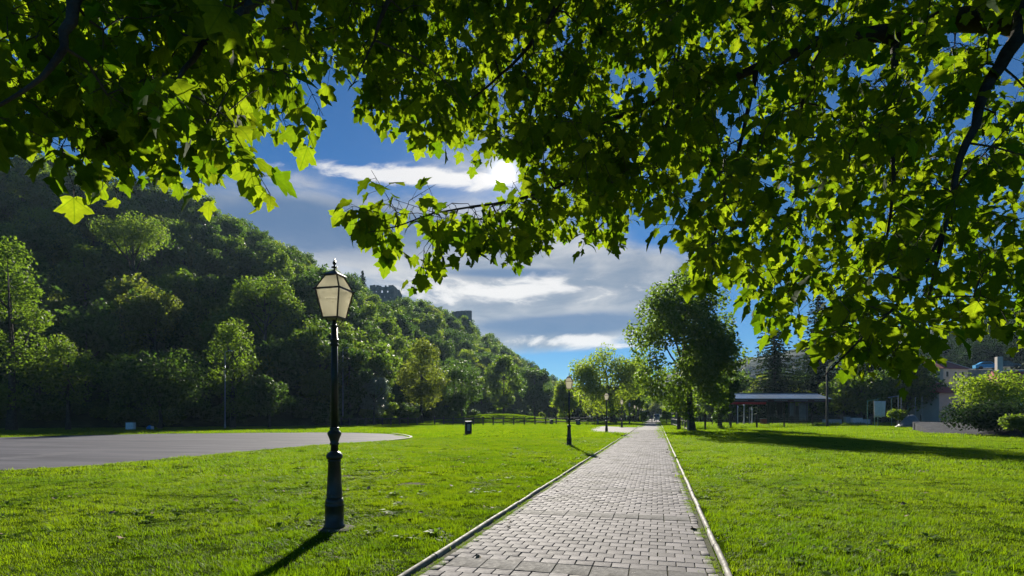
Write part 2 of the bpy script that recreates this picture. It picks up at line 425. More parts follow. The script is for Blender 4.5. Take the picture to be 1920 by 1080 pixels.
# ------------------------------------------------------------------ scatter (for what nobody could count)
def scatter(name, P, rot, scl, protos, label, cat):
    """one object: instances of the protos on points"""
    me = bpy.data.meshes.new(name)
    P = np.ascontiguousarray(P, np.float32)
    me.vertices.add(len(P)); me.vertices.foreach_set('co', P.ravel())
    a = me.attributes.new('rot', 'FLOAT_VECTOR', 'POINT'); a.data.foreach_set('vector', np.ascontiguousarray(rot, np.float32).ravel())
    a = me.attributes.new('scl', 'FLOAT_VECTOR', 'POINT'); a.data.foreach_set('vector', np.ascontiguousarray(scl, np.float32).ravel())
    a = me.attributes.new('pick', 'INT', 'POINT'); a.data.foreach_set('value', np.random.RandomState(len(P)).randint(0, len(protos), len(P)).astype(np.int32))
    o = obj(name, me)
    ng = bpy.data.node_groups.new(name, 'GeometryNodeTree')
    ng.interface.new_socket('Geometry', in_out='INPUT', socket_type='NodeSocketGeometry')
    ng.interface.new_socket('Geometry', in_out='OUTPUT', socket_type='NodeSocketGeometry')
    N, L = ng.nodes, ng.links
    gi, go = N.new('NodeGroupInput'), N.new('NodeGroupOutput')
    ip = N.new('GeometryNodeInstanceOnPoints')
    jn = N.new('GeometryNodeJoinGeometry')
    for pr in protos:
        oi = N.new('GeometryNodeObjectInfo'); oi.inputs['Object'].default_value = pr; oi.inputs['As Instance'].default_value = True
        L.new(oi.outputs['Geometry'], jn.inputs[0])
    def attr(nm, t):
        n = N.new('GeometryNodeInputNamedAttribute'); n.data_type = t; n.inputs['Name'].default_value = nm
        return n.outputs['Attribute']
    L.new(gi.outputs[0], ip.inputs['Points']); L.new(jn.outputs[0], ip.inputs['Instance'])
    ip.inputs['Pick Instance'].default_value = True
    L.new(attr('pick', 'INT'), ip.inputs['Instance Index'])
    L.new(attr('rot', 'FLOAT_VECTOR'), ip.inputs['Rotation'])
    L.new(attr('scl', 'FLOAT_VECTOR'), ip.inputs['Scale'])
    L.new(ip.outputs[0], go.inputs[0])
    md = o.modifiers.new('scatter', 'NODES'); md.node_group = ng
    return tag(o, label, cat, kind='stuff')
def proto(name, me, mat):
    if not me.materials:
        for m_ in (mat if isinstance(mat, (list, tuple)) else [mat]): me.materials.append(m_)
    return bpy.data.objects.new(name, me)      # not linked: only instanced

# ================================================================== THE SETTING
rng = np.random.RandomState(7)
def vnoise(x, y, seed=0, octaves=3):
    """cheap smooth value noise"""
    x = np.asarray(x, float); y = np.asarray(y, float); s = 0; amp = 1.0
    for k in range(octaves):
        xi, yi = np.floor(x).astype(int), np.floor(y).astype(int); fx, fy = x - xi, y - yi
        fx, fy = fx * fx * (3 - 2 * fx), fy * fy * (3 - 2 * fy)
        def h(a, b_): return (np.sin(a * 127.1 + b_ * 311.7 + seed * 74.7 + k * 13.3) * 43758.5453) % 1.0
        s = s + amp * ((h(xi, yi) * (1 - fx) + h(xi + 1, yi) * fx) * (1 - fy) + (h(xi, yi + 1) * (1 - fx) + h(xi + 1, yi + 1) * fx) * fy - 0.5)
        x, y, amp = x * 2.03, y * 2.03, amp * 0.5
    return s
def sstep(t):
    t = np.clip(t, 0, 1); return t * t * (3 - 2 * t)

# ---- ground: one sheet to the horizon
g = MB(); g.add([(-2500, -400, 0), (2500, -400, 0), (2500, 3500, 0), (-2500, 3500, 0)], [(0, 1, 2, 3)])
ground = tag(g.build('ground', M['lawn']), 'wide flat park lawn in the valley', 'lawn', kind='structure')

# ---- the asphalt yard on the left, with its rounded end
def poly_px(pts): return [gnd(*p) for p in pts]
yard_px = [(0, 820.5), (150, 816.5), (300, 813.5), (450, 812), (600, 811), (680, 811.8), (730, 814), (762, 817.5), (770, 820.5), (755, 823.5), (715, 827), (640, 832), (520, 841), (420, 851.5), (300, 862), (200, 872), (100, 878), (0, 883)]
yard = poly_px(yard_px)
def cw(X, Z): return FW * Z + RT * X
yard = [cw(-75, 36)] + yard + [cw(-19.5, 9), cw(-24, 0), cw(-75, -5)]
def sheet(poly, z):
    g_ = MB(); g_.add([(p.x, p.y, z) for p in poly], [tuple(range(len(poly)))])
    return g_
def asphalt_mat():
    m = bpy.data.materials.new('streaked_asphalt'); m.use_nodes = True
    b = NB(m.node_tree); N = m.node_tree.nodes; p = N['Principled BSDF']
    co = N.new('ShaderNodeTexCoord').outputs['Object']
    mp = N.new('ShaderNodeMapping'); m.node_tree.links.new(co, mp.inputs[0]); mp.inputs['Rotation'].default_value = (0, 0, -YAW - .12); mp.inputs['Scale'].default_value = (.10, 1.0, 1)
    st = b.ramp(b.noise(mp.outputs[0], .9, 6, .65), .3, .7)
    col = b.mix(st, (0.070, 0.071, 0.086, 1), (0.128, 0.125, 0.145, 1))
    col = b.mix(b.ramp(b.noise(co, .35, 4, .6), .55, .7, 0, .5), col, (0.17, 0.165, 0.175, 1))
    b.put(p.inputs['Base Color'], col); p.inputs['Roughness'].default_value = .85; p.inputs['Specular IOR Level'].default_value = .1
    bn = N.new('ShaderNodeBump'); bn.inputs['Strength'].default_value = .3; bn.inputs['Distance'].default_value = .01; b.put(bn.inputs['Height'], b.noise(co, 90, 3)); m.node_tree.links.new(bn.outputs[0], p.inputs['Normal'])
    return m
M['asphalt'] = asphalt_mat()
m_ = sheet(list(reversed(yard)), 0.012)
asphalt = tag(m_.build('asphalt_yard', M['asphalt']), 'grey asphalt yard with a rounded end on the left', 'road', kind='structure')
# a pale kerb round its tip, stone by stone
tipl = [gnd(*p) for p in [(735, 813.6), (748, 815), (760, 816.8), (769, 819), (772, 820.5), (768, 822.2), (757, 824.3), (742, 826), (724, 828)]]
for a, b_ in zip(tipl[:-1], tipl[1:]):
    k = MB(); t = (b_ - a).normalized() * 0.02
    k.bar((a.x + t.x, a.y + t.y, 0.03), (b_.x - t.x, b_.y - t.y, 0.03), 0.16, 0.10)
    k.build('kerb_stone', M['kerb'], asphalt)

# worn bare spots in the turf
bare = []
for i, (px, py, rx, ry) in enumerate([(772, 908, .42, .30), (640, 893, .30, .22), (238, 876, .55, .30), (1190, 1000, .0, .0)]):
    if not rx: continue
    c = gnd(px, py); rr_ = random.Random(60 + i)
    pts_ = [(c.x + rx * rr_.uniform(.65, 1.2) * math.cos(a), c.y + ry * rr_.uniform(.65, 1.2) * math.sin(a)) for a in np.linspace(0, 6.283, 15)[:-1]]
    g = MB(); g.add([(p[0], p[1], .006) for p in pts_], [tuple(range(len(pts_)))])
    tag(g.build('bare_soil', M['soil']), ['worn brown patch of bare soil in the lawn between the near lamp and the path', 'small worn patch just right of the near lamp post', 'bare patch at the edge of the asphalt yard'][i], 'soil', kind='structure')
    bare.append((c.x, c.y, rx, ry))

# ---- paved path
PX0, PX1 = -2.24, 0.50          # slab rows span
PITCH, Y0, SL = 3.30, 5.70, 0.385
path = MB()
path.add([(-2.42, -6, 0.004), (0.66, -6, 0.004), (0.66, 62, 0.004), (-2.42, 62, 0.004)], [(0, 1, 2, 3)])
path = tag(path.build('paved_path', M['joint']), 'straight park path of pale concrete pavers between kerbs', 'path', kind='structure')

def paver_mesh(name, w, d, h, ch, seed):
    r = random.Random(seed); j = lambda: r.uniform(-0.0025, 0.0025)
    x, y = w / 2, d / 2
    V = [(sx * x + j(), sy * y + j(), -0.02) for sx, sy in ((-1, -1), (1, -1), (1, 1), (-1, 1))]
    V += [(p[0], p[1], h - ch) for p in V[:4]]
    V += [(p[0] * (1 - ch * 2 / w), p[1] * (1 - ch * 2 / d), h + j() * 0.6) for p in V[:4]]
    F = [(8, 9, 10, 11)]
    for i in range(4):
        k = (i + 1) % 4
        F += [(i, k, 4 + k, 4 + i), (4 + i, 4 + k, 8 + k, 8 + i)]
    return V, F
BW, BD = (PX1 - PX0) / 14, (PITCH - SL) / 15
bricks = []                                  # (x, y, w)
slabs = []
for k in range(-2, 17):
    ys = Y0 + k * PITCH
    for i in range(7): slabs.append((PX0 + (i + 0.5) * (PX1 - PX0) / 7, ys + SL / 2))
    bricks += [(PX0 - 0.055, ys + SL * 0.25, 0.09), (PX0 - 0.055, ys + SL * 0.75, 0.09), (PX1 + 0.06, ys + SL * 0.25, 0.10), (PX1 + 0.06, ys + SL * 0.75, 0.10)]
    for rr in range(15):
        y = ys + SL + (rr + 0.5) * BD
        if rr % 2 == 0:
            bricks += [(PX0 + (i + 0.5) * BW, y, BW) for i in range(14)] + [(PX0 - 0.05, y, 0.095), (PX1 + 0.05, y, 0.095)]
        else:
            bricks += [(PX0 + i * BW, y, BW) for i in range(15)]
B = np.array(bricks)
bx, by, bz = cam_px(np.c_[B[:, 0], B[:, 1], np.zeros(len(B))])
vis = (by < 1085) & (bz > 3) & (B[:, 2] > 0.15)
near = np.where(vis)[0][np.argsort(bz[vis])][:300]
variants = [paver_mesh('brick', BW - 0.009, BD - 0.009, 0.018, 0.005, s) for s in range(5)]
vm = []
for V, F in variants:
    me = bpy.data.meshes.new('brick'); me.from_pydata(V, [], F); me.materials.append(M['brick']); vm.append(me)
rb = random.Random(3)
for i in near:
    o = obj('brick', vm[rb.randrange(5)], None, path, (B[i, 0] + rb.uniform(-.002, .002), B[i, 1] + rb.uniform(-.002, .002), rb.uniform(-.003, .003)))
    o.rotation_euler = (rb.uniform(-.012, .012), rb.uniform(-.012, .012), rb.uniform(-.008, .008))
rest = np.setdiff1d(np.arange(len(B)), near)
Vall, Fall, Rall = [], [], []
for n_, i in enumerate(rest):
    V, F = variants[i % 5]
    sx = B[i, 2] / BW if B[i, 2] > 0.15 else (B[i, 2] - 0.006) / (BW - 0.009)
    sy = 1.0
    A = np.array(V) * (sx, sy, 1) + (B[i, 0], B[i, 1], rb.uniform(-.003, .003))
    Vall.append(A); Fall.append(np.array(F) + n_ * 12); Rall += [rb.random()] * 9
me = np_mesh('bricks', np.concatenate(Vall), np.concatenate(Fall), Rall)
tag(obj('far_bricks', me, M['brick'], path), kind='stuff')
sv = [paver_mesh('slab', (PX1 - PX0) / 7 - 0.010, SL - 0.010, 0.020, 0.004, 20 + s) for s in range(4)]
sm = []
for V, F in sv:
    me = bpy.data.meshes.new('slab'); me.from_pydata(V, [], F); me.materials.append(M['slab']); sm.append(me)
for x, y in slabs:
    if y > 45 or y < 2: continue
    o = obj('slab', sm[rb.randrange(4)], None, path, (x, y, rb.uniform(-.004, .003)))
    o.rotation_euler = (rb.uniform(-.012, .012), rb.uniform(-.008, .008), rb.uniform(-.006, .006))
g = MB()
for x, y in slabs:
    if y > 45 or y < 2: g.add(np.array(sv[0][0]) + (x, y, 0), sv[0][1])
tag(g.build('far_slabs', M['slab'], path), kind='stuff')

# kerb stones: rounded top, one metre each
def kerb_mesh(seed, L=0.986):
    r = random.Random(seed); w, h = 0.034, 0.058
    prof = [(-w, -0.05), (-w, h - 0.035), (-w * .72, h - 0.010), (-w * .3, h), (w * .3, h), (w * .72, h - 0.010), (w, h - 0.035), (w, -0.05)]
    V, F = [], []
    for j in range(4):
        y = (j / 3 - .5) * L
        for x, z in prof: V.append((x + r.uniform(-.002, .002), y, z + r.uniform(-.003, .002)))
    n = len(prof)
    for j in range(3):
        for i in range(n - 1): F.append((j * n + i, j * n + i + 1, (j + 1) * n + i + 1, (j + 1) * n + i))
    V += V[:n] + V[3 * n:4 * n]
    F += [tuple(range(4 * n, 5 * n)), tuple(reversed(range(5 * n, 6 * n)))]
    me = bpy.data.meshes.new('kerb_stone'); me.from_pydata(V, [], F); me.materials.append(M['kerb'])
    me.polygons.foreach_set('use_smooth', [True] * (len(F) - 2) + [False] * 2); me.update()
    return me
km = [kerb_mesh(s) for s in range(5)]
LK, RK = -2.47, 0.71
for y in np.arange(2.5, 62, 1.0):
    for x, side in ((LK, 0), (RK, 1)):
        if side == 0 and y > 50.5: continue
        if side == 1 and 21.0 < y < 22.0: continue
        o = obj('kerb_stone', km[rb.randrange(5)], None, path, (x + rb.uniform(-.005, .005), y + side * 0.37, rb.uniform(-.008, .005)))
        o.rotation_euler = (rb.uniform(-.006, .006), rb.uniform(-.04, .04), rb.uniform(-.005, .005))
# beyond, the pieces are too small to tell apart
def brick_sheet():
    m = bpy.data.materials.new('far_paving'); m.use_nodes = True
    b = NB(m.node_tree); N = m.node_tree.nodes; p = N['Principled BSDF']
    t = N.new('ShaderNodeTexBrick'); co = N.new('ShaderNodeTexCoord').outputs['Object']; m.node_tree.links.new(co, t.inputs['Vector'])
    t.inputs['Color1'].default_value = (0.21, 0.195, 0.19, 1); t.inputs['Color2'].default_value = (0.28, 0.26, 0.26, 1); t.inputs['Mortar'].default_value = (0.10, 0.10, 0.07, 1)
    t.inputs['Scale'].default_value = 1.0; t.inputs['Brick Width'].default_value = BW; t.inputs['Row Height'].default_value = BD; t.inputs['Mortar Size'].default_value = 0.006
    b.put(p.inputs['Base Color'], b.mix(b.ramp(b.noise(co, 0.5, 4), .4, .7, 0, .5), t.outputs['Color'], (0.21, 0.20, 0.19, 1))); p.inputs['Roughness'].default_value = 0.85; p.inputs['Specular IOR Level'].default_value = 0.1
    return m
far_pave = brick_sheet()
g = MB(); g.add([(-2.42, 62, 0.016), (0.66, 62, 0.016), (0.66, 330, 0.016), (-2.42, 330, 0.016)], [(0, 1, 2, 3)])
tag(g.build('far_path', far_pave), 'far end of the paved path running to the trees', 'path', kind='structure')
g = MB()
for x in (LK, RK):
    for y in np.arange(75 if x < 0 else 62, 250, 4): g.box((x, y + 2, 0.03), (0.10, 3.97, 0.09))
tag(g.build('far_kerb', M['kerb']), 'low kerb lining the far end of the path', 'kerb', kind='structure')
# the small side square on the left
sq = [gnd(1105, 808.5), gnd(1150, 812.6), Vector((-2.48, 51.0, 0)), Vector((-2.48, 74.5, 0)), gnd(1130, 799), gnd(1112, 802)]
m_ = sheet(list(reversed(sq)) if (sq[1] - sq[0]).cross(sq[2] - sq[1]).z < 0 else sq, 0.010)
tag(m_.build('side_square', far_pave), 'small paved square beside the path under the trees', 'pavement', kind='structure')

# ---- left hillside
FOOT = np.array([(-260, -120), (-160, -32), (-110, 14), (-74, 47.3), (-48.5, 69.7), (-44, 98), (-49, 150), (-48, 190), (-46, 248), (-46, 340), (-56, 440), (-70, 560), (-80, 800)], float)
def foot_d(x, y):
    x = np.asarray(x, float); y = np.asarray(y, float)
    best = np.full(x.shape, 1e9); sgn = np.ones(x.shape)
    for a, b_ in zip(FOOT[:-1], FOOT[1:]):
        t = b_ - a; L2 = (t ** 2).sum()
        u = np.clip(((x - a[0]) * t[0] + (y - a[1]) * t[1]) / L2, 0, 1)
        dx, dy = x - a[0] - u * t[0], y - a[1] - u * t[1]
        d = np.hypot(dx, dy); cr = t[0] * dy - t[1] * dx
        s = d < best
        best = np.where(s, d, best); sgn = np.where(s, np.where(cr > 0, 1, -1), sgn)
    return best * sgn
# the slope stays under the evening sun's rays as far as the lawn, so it is lit along its length
SH = np.array([-SUN_DIR.x, -SUN_DIR.y]) / math.hypot(SUN_DIR.x, SUN_DIR.y)
EDGE = np.array([(-330, -200), (-160, -48), (-110, -2), (-76, 29), (-47, 54), (-33, 80), (-30, 200), (-30, 900)], float)
def sun_run(x, y):
    """metres back along the sun's azimuth to the edge of the lawn"""
    x = np.asarray(x, float); y = np.asarray(y, float); tb = np.zeros(x.shape)
    for t in np.arange(0, 420, 3.0):
        qx, qy = x + SH[0] * t, y + SH[1] * t
        ye = np.interp(qx, EDGE[:, 0], EDGE[:, 1])
        tb = np.where((qy > ye) & (qx < -30), t, tb)
    return tb
HY = [-200, 60, 120, 165, 200, 225, 250, 300, 340, 380, 440, 520, 800]
HH = [100, 96, 78, 60, 50, 46, 56, 52, 40, 30, 26, 20, 14]
SKYT = np.array([(-900, -300), (-200, 40), (0, 120), (240, 250), (300, 300), (440, 398), (520, 443), (600, 490), (660, 513), (700, 535), (760, 552), (850, 562), (900, 586), (950, 612), (1000, 664), (1060, 698), (1300, 740)], float)
def hill_h(x, y):
    x = np.asarray(x, float); y = np.asarray(y, float)
    d = foot_d(x, y); H = np.interp(y, HY, HH)
    Wd = np.maximum(H / 0.60, 26)
    t = np.clip(d / Wd, 0, 1.0)
    h = H * (0.65 * np.sin(t * math.pi / 2) + 0.35 * sstep(t))
    run = sun_run(x, y); cap = np.maximum((.43 + .045 * np.clip((run - 90) / 90, 0, 1)) * run - 7.0, 2.0)
    h = np.where(y < 245, np.minimum(h, cap), h)
    Zc = np.maximum(x * FW.x + y * FW.y, 5); u = 960 + FPX * (x * RT.x + y * RT.y) / Zc
    h = np.minimum(h, EYE + (HOR - np.interp(u, SKYT[:, 0], SKYT[:, 1])) / FPX * Zc - 8.0)
    h = h + np.clip(d / 25, 0, 1) * 2.0 * vnoise(x / 30, y / 30, 3)
    return np.where(d > 0, np.maximum(h, 0.3), d * 0.2)
def grid(name, xs, ys, hf, mat, label):
    X, Y = np.meshgrid(xs, ys); Zz = hf(X, Y)
    n, m = len(ys), len(xs)
    idx = np.arange(n * m).reshape(n, m)
    F = np.stack([idx[:-1, :-1], idx[:-1, 1:], idx[1:, 1:], idx[1:, :-1]], -1).reshape(-1, 4)
    me = np_mesh(name, np.stack([X, Y, Zz], -1).reshape(-1, 3), F, None, True)
    return tag(obj(name, me, mat), label, 'hill', kind='structure')
grid('hillside_left', np.arange(-560, -25, 5.0), np.arange(-60, 700, 5.0), hill_h, M['hill'], 'steep wooded hillside rising on the left of the park')
# ---- right hillside (behind the houses) and the hills that close the valley
def hill_r(x, y):
    f = 44 + 0.02 * np.asarray(y); d = np.asarray(x) - f
    H = np.interp(y, [-50, 150, 300, 500, 800], [50, 50, 42, 34, 30])
    h = H * sstep(np.clip(d / 130, 0, 1)) + np.clip(d / 25, 0, 1) * 2.5 * vnoise(np.asarray(x) / 30, np.asarray(y) / 30, 9)
    return np.where(d > 0, h, d * 0.1)
grid('hillside_right', np.arange(36, 420, 6.0), np.arange(60, 700, 6.0), hill_r, M['hill'], 'wooded hillside behind the houses on the right')
def far_h(x, y):
    h = 62 + 0.16 * (x - 0) + 26 * vnoise(x / 260, y / 260, 5) + 5 * vnoise(x / 28, y / 28, 2) + 3 * vnoise(x / 9, y / 9, 8, 1)
    return np.maximum(h, 30) * sstep((y - 620) / 190.0) - 1
grid('far_hills', np.arange(-330, 620, 6.0), np.arange(610, 980, 6.0), far_h, M['farhill'], 'hazy wooded hills closing the valley far behind')
# a sunlit meadow mound at the hill's foot behind the fence
def mound(x, y):
    c = gz(935, 108); u = (np.asarray(x) - c.x) / 17.0; v = (np.asarray(y) - c.y) / 8.0
    r2 = u * u + v * v
    return 1.9 * np.exp(-r2 * 1.9) - 0.12
c_ = gz(935, 108)
tag(grid('meadow_mound', np.arange(c_.x - 38, c_.x + 38, 1.5), np.arange(c_.y - 20, c_.y + 20, 1.5), mound, M['lawn'], 'low sunlit grassy mound at the foot of the wooded hill'), cat='mound')

# ================================================================== TREES
def leaf_quads(P, Nn, size, r):
    """folded leaf clumps at P facing Nn"""
    n = len(P)
    a = r.normal(size=(n, 3)); a -= (a * Nn).sum(1, keepdims=True) * Nn; a /= np.linalg.norm(a, axis=1, keepdims=True) + 1e-9
    b_ = np.cross(Nn, a)
    s = (size * r.uniform(0.6, 1.35, n))[:, None]
    v0 = P - a * s * .55; v2 = P + a * s * .55 - Nn * s * .12
    v1 = P + b_ * s * .34 - Nn * s * .10; v3 = P - b_ * s * .34 - Nn * s * .10
    V = np.stack([v0, v1, v2, v3], 1).reshape(-1, 3)
    F = np.arange(n * 4).reshape(n, 4)
    return V, F
def unit(v): return v / (np.linalg.norm(v, axis=-1, keepdims=True) + 1e-9)
def make_tree(seed, H, Rw, base, nlobes=26, nleaf=6000, lsize=0.42, lean=(0, 0), lobe=(0.26, 0.44), flat=0.85, taper=1.0, trunk_r=None, loose=0.0):
    """returns (trunk mesh, crown mesh). Rw crown half width, base height of the crown's underside"""
    r = np.random.RandomState(seed)
    cz, hz = (base + H) / 2, (H - base) / 2
    C, Rl = [], []
    for i in range(nlobes):
        u = unit(r.normal(size=3)); t = r.uniform(.40, .80)
        rl = Rw * r.uniform(*lobe)
        w = 1.0 - 0.35 * max(0, u[2]) * (1 - taper) * 2
        c = np.array([u[0] * (Rw - rl * .55) * t / .8 * w, u[1] * (Rw - rl * .55) * t / .8 * w, u[2] * max(hz - rl * .7, .1) * t / .8])
        C.append(c + (lean[0] * (cz + c[2]) / H, lean[1] * (cz + c[2]) / H, cz)); Rl.append(rl)
    C = np.array(C); Rl = np.array(Rl)
    k = r.choice(nlobes, nleaf, p=Rl ** 2 / (Rl ** 2).sum())
    D = unit(r.normal(size=(nleaf, 3)))
    rad = r.uniform(0.0, 1, nleaf) ** 0.30 * (1 + loose * r.uniform(-.1, .35, nleaf))
    P = C[k] + D * (Rl[k] * rad)[:, None] * (1, 1, flat)
    P += r.normal(size=P.shape) * lsize * .2
    Nn = unit(D * .5 + r.normal(size=(nleaf, 3)) * .55 + np.array([0, 0, .35]))
    V, F = leaf_quads(P, Nn, lsize, r)
    crown = np_mesh('crown', V, F, np.clip(r.uniform(0, .55, nleaf) + .4 * (k % 7) / 7, 0, .98))
    g_ = MB(); tr = trunk_r or H * 0.018 + 0.04
    rr = random.Random(seed)
    pts, rad_ = [], []
    for j in range(7):
        f = j / 6; z = f * (base + (H - base) * .62)
        pts.append((lean[0] * z / H + (rr.uniform(-.1, .1) * tr * 3 if j else 0), lean[1] * z / H + (rr.uniform(-.1, .1) * tr * 3 if j else 0), z - (0.15 if j == 0 else 0)))
        rad_.append(tr * (1.35 if j == 0 else 1 - .75 * f))
    g_.tube(pts, rad_, 9)
    for i in r.choice(nlobes, min(nlobes, 12), replace=False):
        f = rr.uniform(.45, .95); q = Vector(pts[0]).lerp(Vector(pts[-1]), f)
        e = Vector(C[i]); mid = q.lerp(e, .5) + Vector((0, 0, -.06 * (e - q).length))
        g_.tube([q, mid, e], [tr * .42 * (1.2 - f * .6), tr * .25, tr * .07], 5)
    return g_.mesh('trunk', True), crown
def make_spruce(seed, H, Rw, n=5200, lsize=0.5, skirt=0.06):
    r = np.random.RandomState(seed)
    g_ = MB(); g_.tube([(0, 0, -.15), (0, 0, H * .5), (0, 0, H * .99)], [H * .016, H * .009, .02], 8)
    P, Nn = [], []
    z = H * skirt
    while z < H * .985:
        f = (z / H - skirt) / (1 - skirt); L = Rw * (1 - f) ** 0.85 * r.uniform(.85, 1.1) + .12
        nb = max(5, int(11 * (1 - f)) + 2)
        for i in range(nb):
            a = 2 * math.pi * (i + r.uniform(0, .8)) / nb; Lb = L * r.uniform(.7, 1.1)
            m = max(3, int(Lb / lsize * 4.5))
            t = (np.arange(m) + r.uniform(0, 1, m)) / m
            d = np.array([math.cos(a), math.sin(a), 0]); s = np.array([-math.sin(a), math.cos(a), 0])
            p = d * (t * Lb)[:, None] + s * (r.uniform(-1, 1, m) * .30 * Lb * (1 - t * .8) * .8)[:, None]
            p[:, 2] = z - Lb * .28 * t + Lb * .10 * t * t + r.uniform(-.35, .08, m) * lsize
            P.append(p); Nn.append(unit(np.array([0, 0, 1.0]) + d * .25 + r.normal(size=(m, 3)) * .45))
        z += H * .022 * r.uniform(.8, 1.3)
    P = np.concatenate(P); Nn = np.concatenate(Nn)
    V, F = leaf_quads(P, Nn, lsize, r)
    return g_.mesh('trunk', True), np_mesh('crown', V, F, r.uniform(0, .95, len(P)))
def plant_tree(name, label, meshes, mat, loc, rz=0.0, sc=(1, 1, 1), cat='tree', group=None, bark='bark'):
    e = empty(name, loc, rz); e.scale = sc
    obj('trunk', meshes[0], M[bark], e)
    obj('crown', meshes[1], M[mat], e)
    return tag(e, label, cat, group)
def tree_px(name, label, px, Z, top, half_px, under, mat, seed, z0=0.0, **kw):
    """a tree by where it stands: photo column, depth, its top row, half width, row of the crown's underside"""
    p = gz(px, Z); p.z = z0
    H = at(px, top, Z).z - z0; b_ = max(at(px, under, Z).z - z0, 0.3)
    Rw = half_px / FPX * Z
    kw.setdefault('nleaf', 7000); kw.setdefault('lsize', max(0.22, Z * 0.0042))
    return plant_tree(name, label, make_tree(seed, H, Rw, b_, **kw), mat, p, cat=kw.pop('cat', 'tree') if 'cat' in kw else 'tree')

def hz_at(px, Z):
    p = gz(px, Z); return float(hill_h(np.array([p.x]), np.array([p.y]))[0])

# -- the two large trees by the path
tree_px('lime_tree', 'tall dark green tree with leaning trunk beside the wire fence, right of the path', 1297, 57.7, 480, 106, 800, 'leaf_mid', 11, nlobes=85, nleaf=29000, lsize=0.31, lobe=(.17, .29), loose=.4, lean=(-1.4, 0.4), trunk_r=0.36, flat=.9)
tree_px('hornbeam_tree', 'lower dark tree close behind the tall tree at the left end of the shelter', 1350, 66, 622, 44, 792, 'leaf_dark', 16, nlobes=30, nleaf=9000, lsize=.32, lobe=(.2, .36))
tree_px('walnut_tree', 'spreading yellow green tree with forked trunk left of the path, behind the lamps', 1150, 118, 640, 86, 783, 'leaf_light', 12, nlobes=44, nleaf=13000, lsize=0.44, lobe=(.17, .32), loose=.5, lean=(-2.6, 0), trunk_r=0.62)
tree_px('young_tree', 'small bright green tree between the walnut tree and the wooded hill', 1058, 128, 712, 28, 786, 'leaf_light', 13, nleaf=4000)
tree_px('path_tree', 'dark rounded tree at the far left side of the path', 1188, 135, 690, 34, 780, 'leaf_mid', 14, nleaf=5000)
tree_px('bare_top_tree', 'thin topped tree showing twigs beside the tall dark tree', 1196, 150, 668, 22, 730, 'leaf_dark', 15, nleaf=1300, loose=1.0)

# -- trees at the foot of the left hillside
L = [
 ('ash_tree', 'sunlit leafy tree at the far left edge in front of the wooded hill', 22, 58, 432, 80, 800, 'leaf_mid', 21, dict(nlobes=40, nleaf=9920, lsize=.30)),
 ('slender_tree', 'small tree with visible thin trunk beside the far left leafy tree', 128, 60, 622, 62, 770, 'leaf_mid', 22, dict(nlobes=30, lobe=(.18, .34), nleaf=4340, lsize=.27, loose=.6)),
 ('broad_bush_tree', 'broad low leafy thicket behind the white cabinet', 300, 64, 636, 105, 800, 'leaf_dark', 23, dict(nlobes=40, nleaf=9920, lsize=.30)),
 ('birch_tree', 'slim pointed tree right behind the thin grey pole', 436, 69, 578, 46, 790, 'leaf_mid', 24, dict(nlobes=34, nleaf=4960, lsize=.28, lobe=(.3, .5), taper=.6)),
 ('willow_bush', 'bluish green rounded bush right of the thin grey pole', 505, 70, 690, 48, 800, 'leaf_dark', 25, dict(nlobes=18, nleaf=4960, lsize=.26)),
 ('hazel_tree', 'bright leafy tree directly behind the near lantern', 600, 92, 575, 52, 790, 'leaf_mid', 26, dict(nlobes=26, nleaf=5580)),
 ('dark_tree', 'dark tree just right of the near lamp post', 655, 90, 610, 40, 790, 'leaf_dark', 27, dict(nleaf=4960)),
 ('silver_willow', 'pale silvery tree at the foot of the wooded hill', 702, 92, 682, 32, 785, 'leaf_silver', 28, dict(nlobes=16, nleaf=3720, lsize=.30)),
 ('field_maple_tree', 'tall olive green tree behind the rail fence below the castle', 790, 106, 622, 56, 785, 'leaf_olive', 29, dict(nlobes=34, nleaf=8060, lsize=.38, taper=.6)),
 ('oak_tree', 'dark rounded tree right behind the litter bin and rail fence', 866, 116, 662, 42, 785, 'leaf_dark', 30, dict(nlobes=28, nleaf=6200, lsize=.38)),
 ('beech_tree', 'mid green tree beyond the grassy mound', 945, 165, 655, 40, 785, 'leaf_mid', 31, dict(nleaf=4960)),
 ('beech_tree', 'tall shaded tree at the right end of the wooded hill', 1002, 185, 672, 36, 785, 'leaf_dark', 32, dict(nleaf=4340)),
]
for nm, lb, px, Z, top, hw, un, mt, sd, kw in L: tree_px(nm, lb, px, Z, top, hw, un, mt, sd, **kw)
# -- single crowns that stand out on the slope
for nm, lb, px, Z, top, hw, un, mt, sd in [
 ('pale_crown_tree', 'pale sunlit tree standing out in the middle of the left slope', 290, 86, 528, 58, 640, 'leaf_olive', 41),
 ('round_crown_tree', 'large round sunlit crown on the slope left of the near lantern', 497, 98, 506, 66, 620, 'leaf_mid', 42),
 ('slope_crown_tree', 'bright crown high on the slope beneath the maple leaves', 250, 105, 400, 62, 480, 'leaf_mid', 43)]:
    tree_px(nm, lb, px, Z, top, hw, un, mt, sd, z0=hz_at(px, Z) - .3, nlobes=30, nleaf=6820, lsize=.36)
c = gz(680, 235); zt = hz_at(680, 235)
plant_tree('hilltop_spruce', 'small dark spruce on the ridge left of the castle ruin', make_spruce(44, at(680, 505, 235).z - zt, 4.2, lsize=.8), 'leaf_needle', (c.x, c.y, zt - .3))

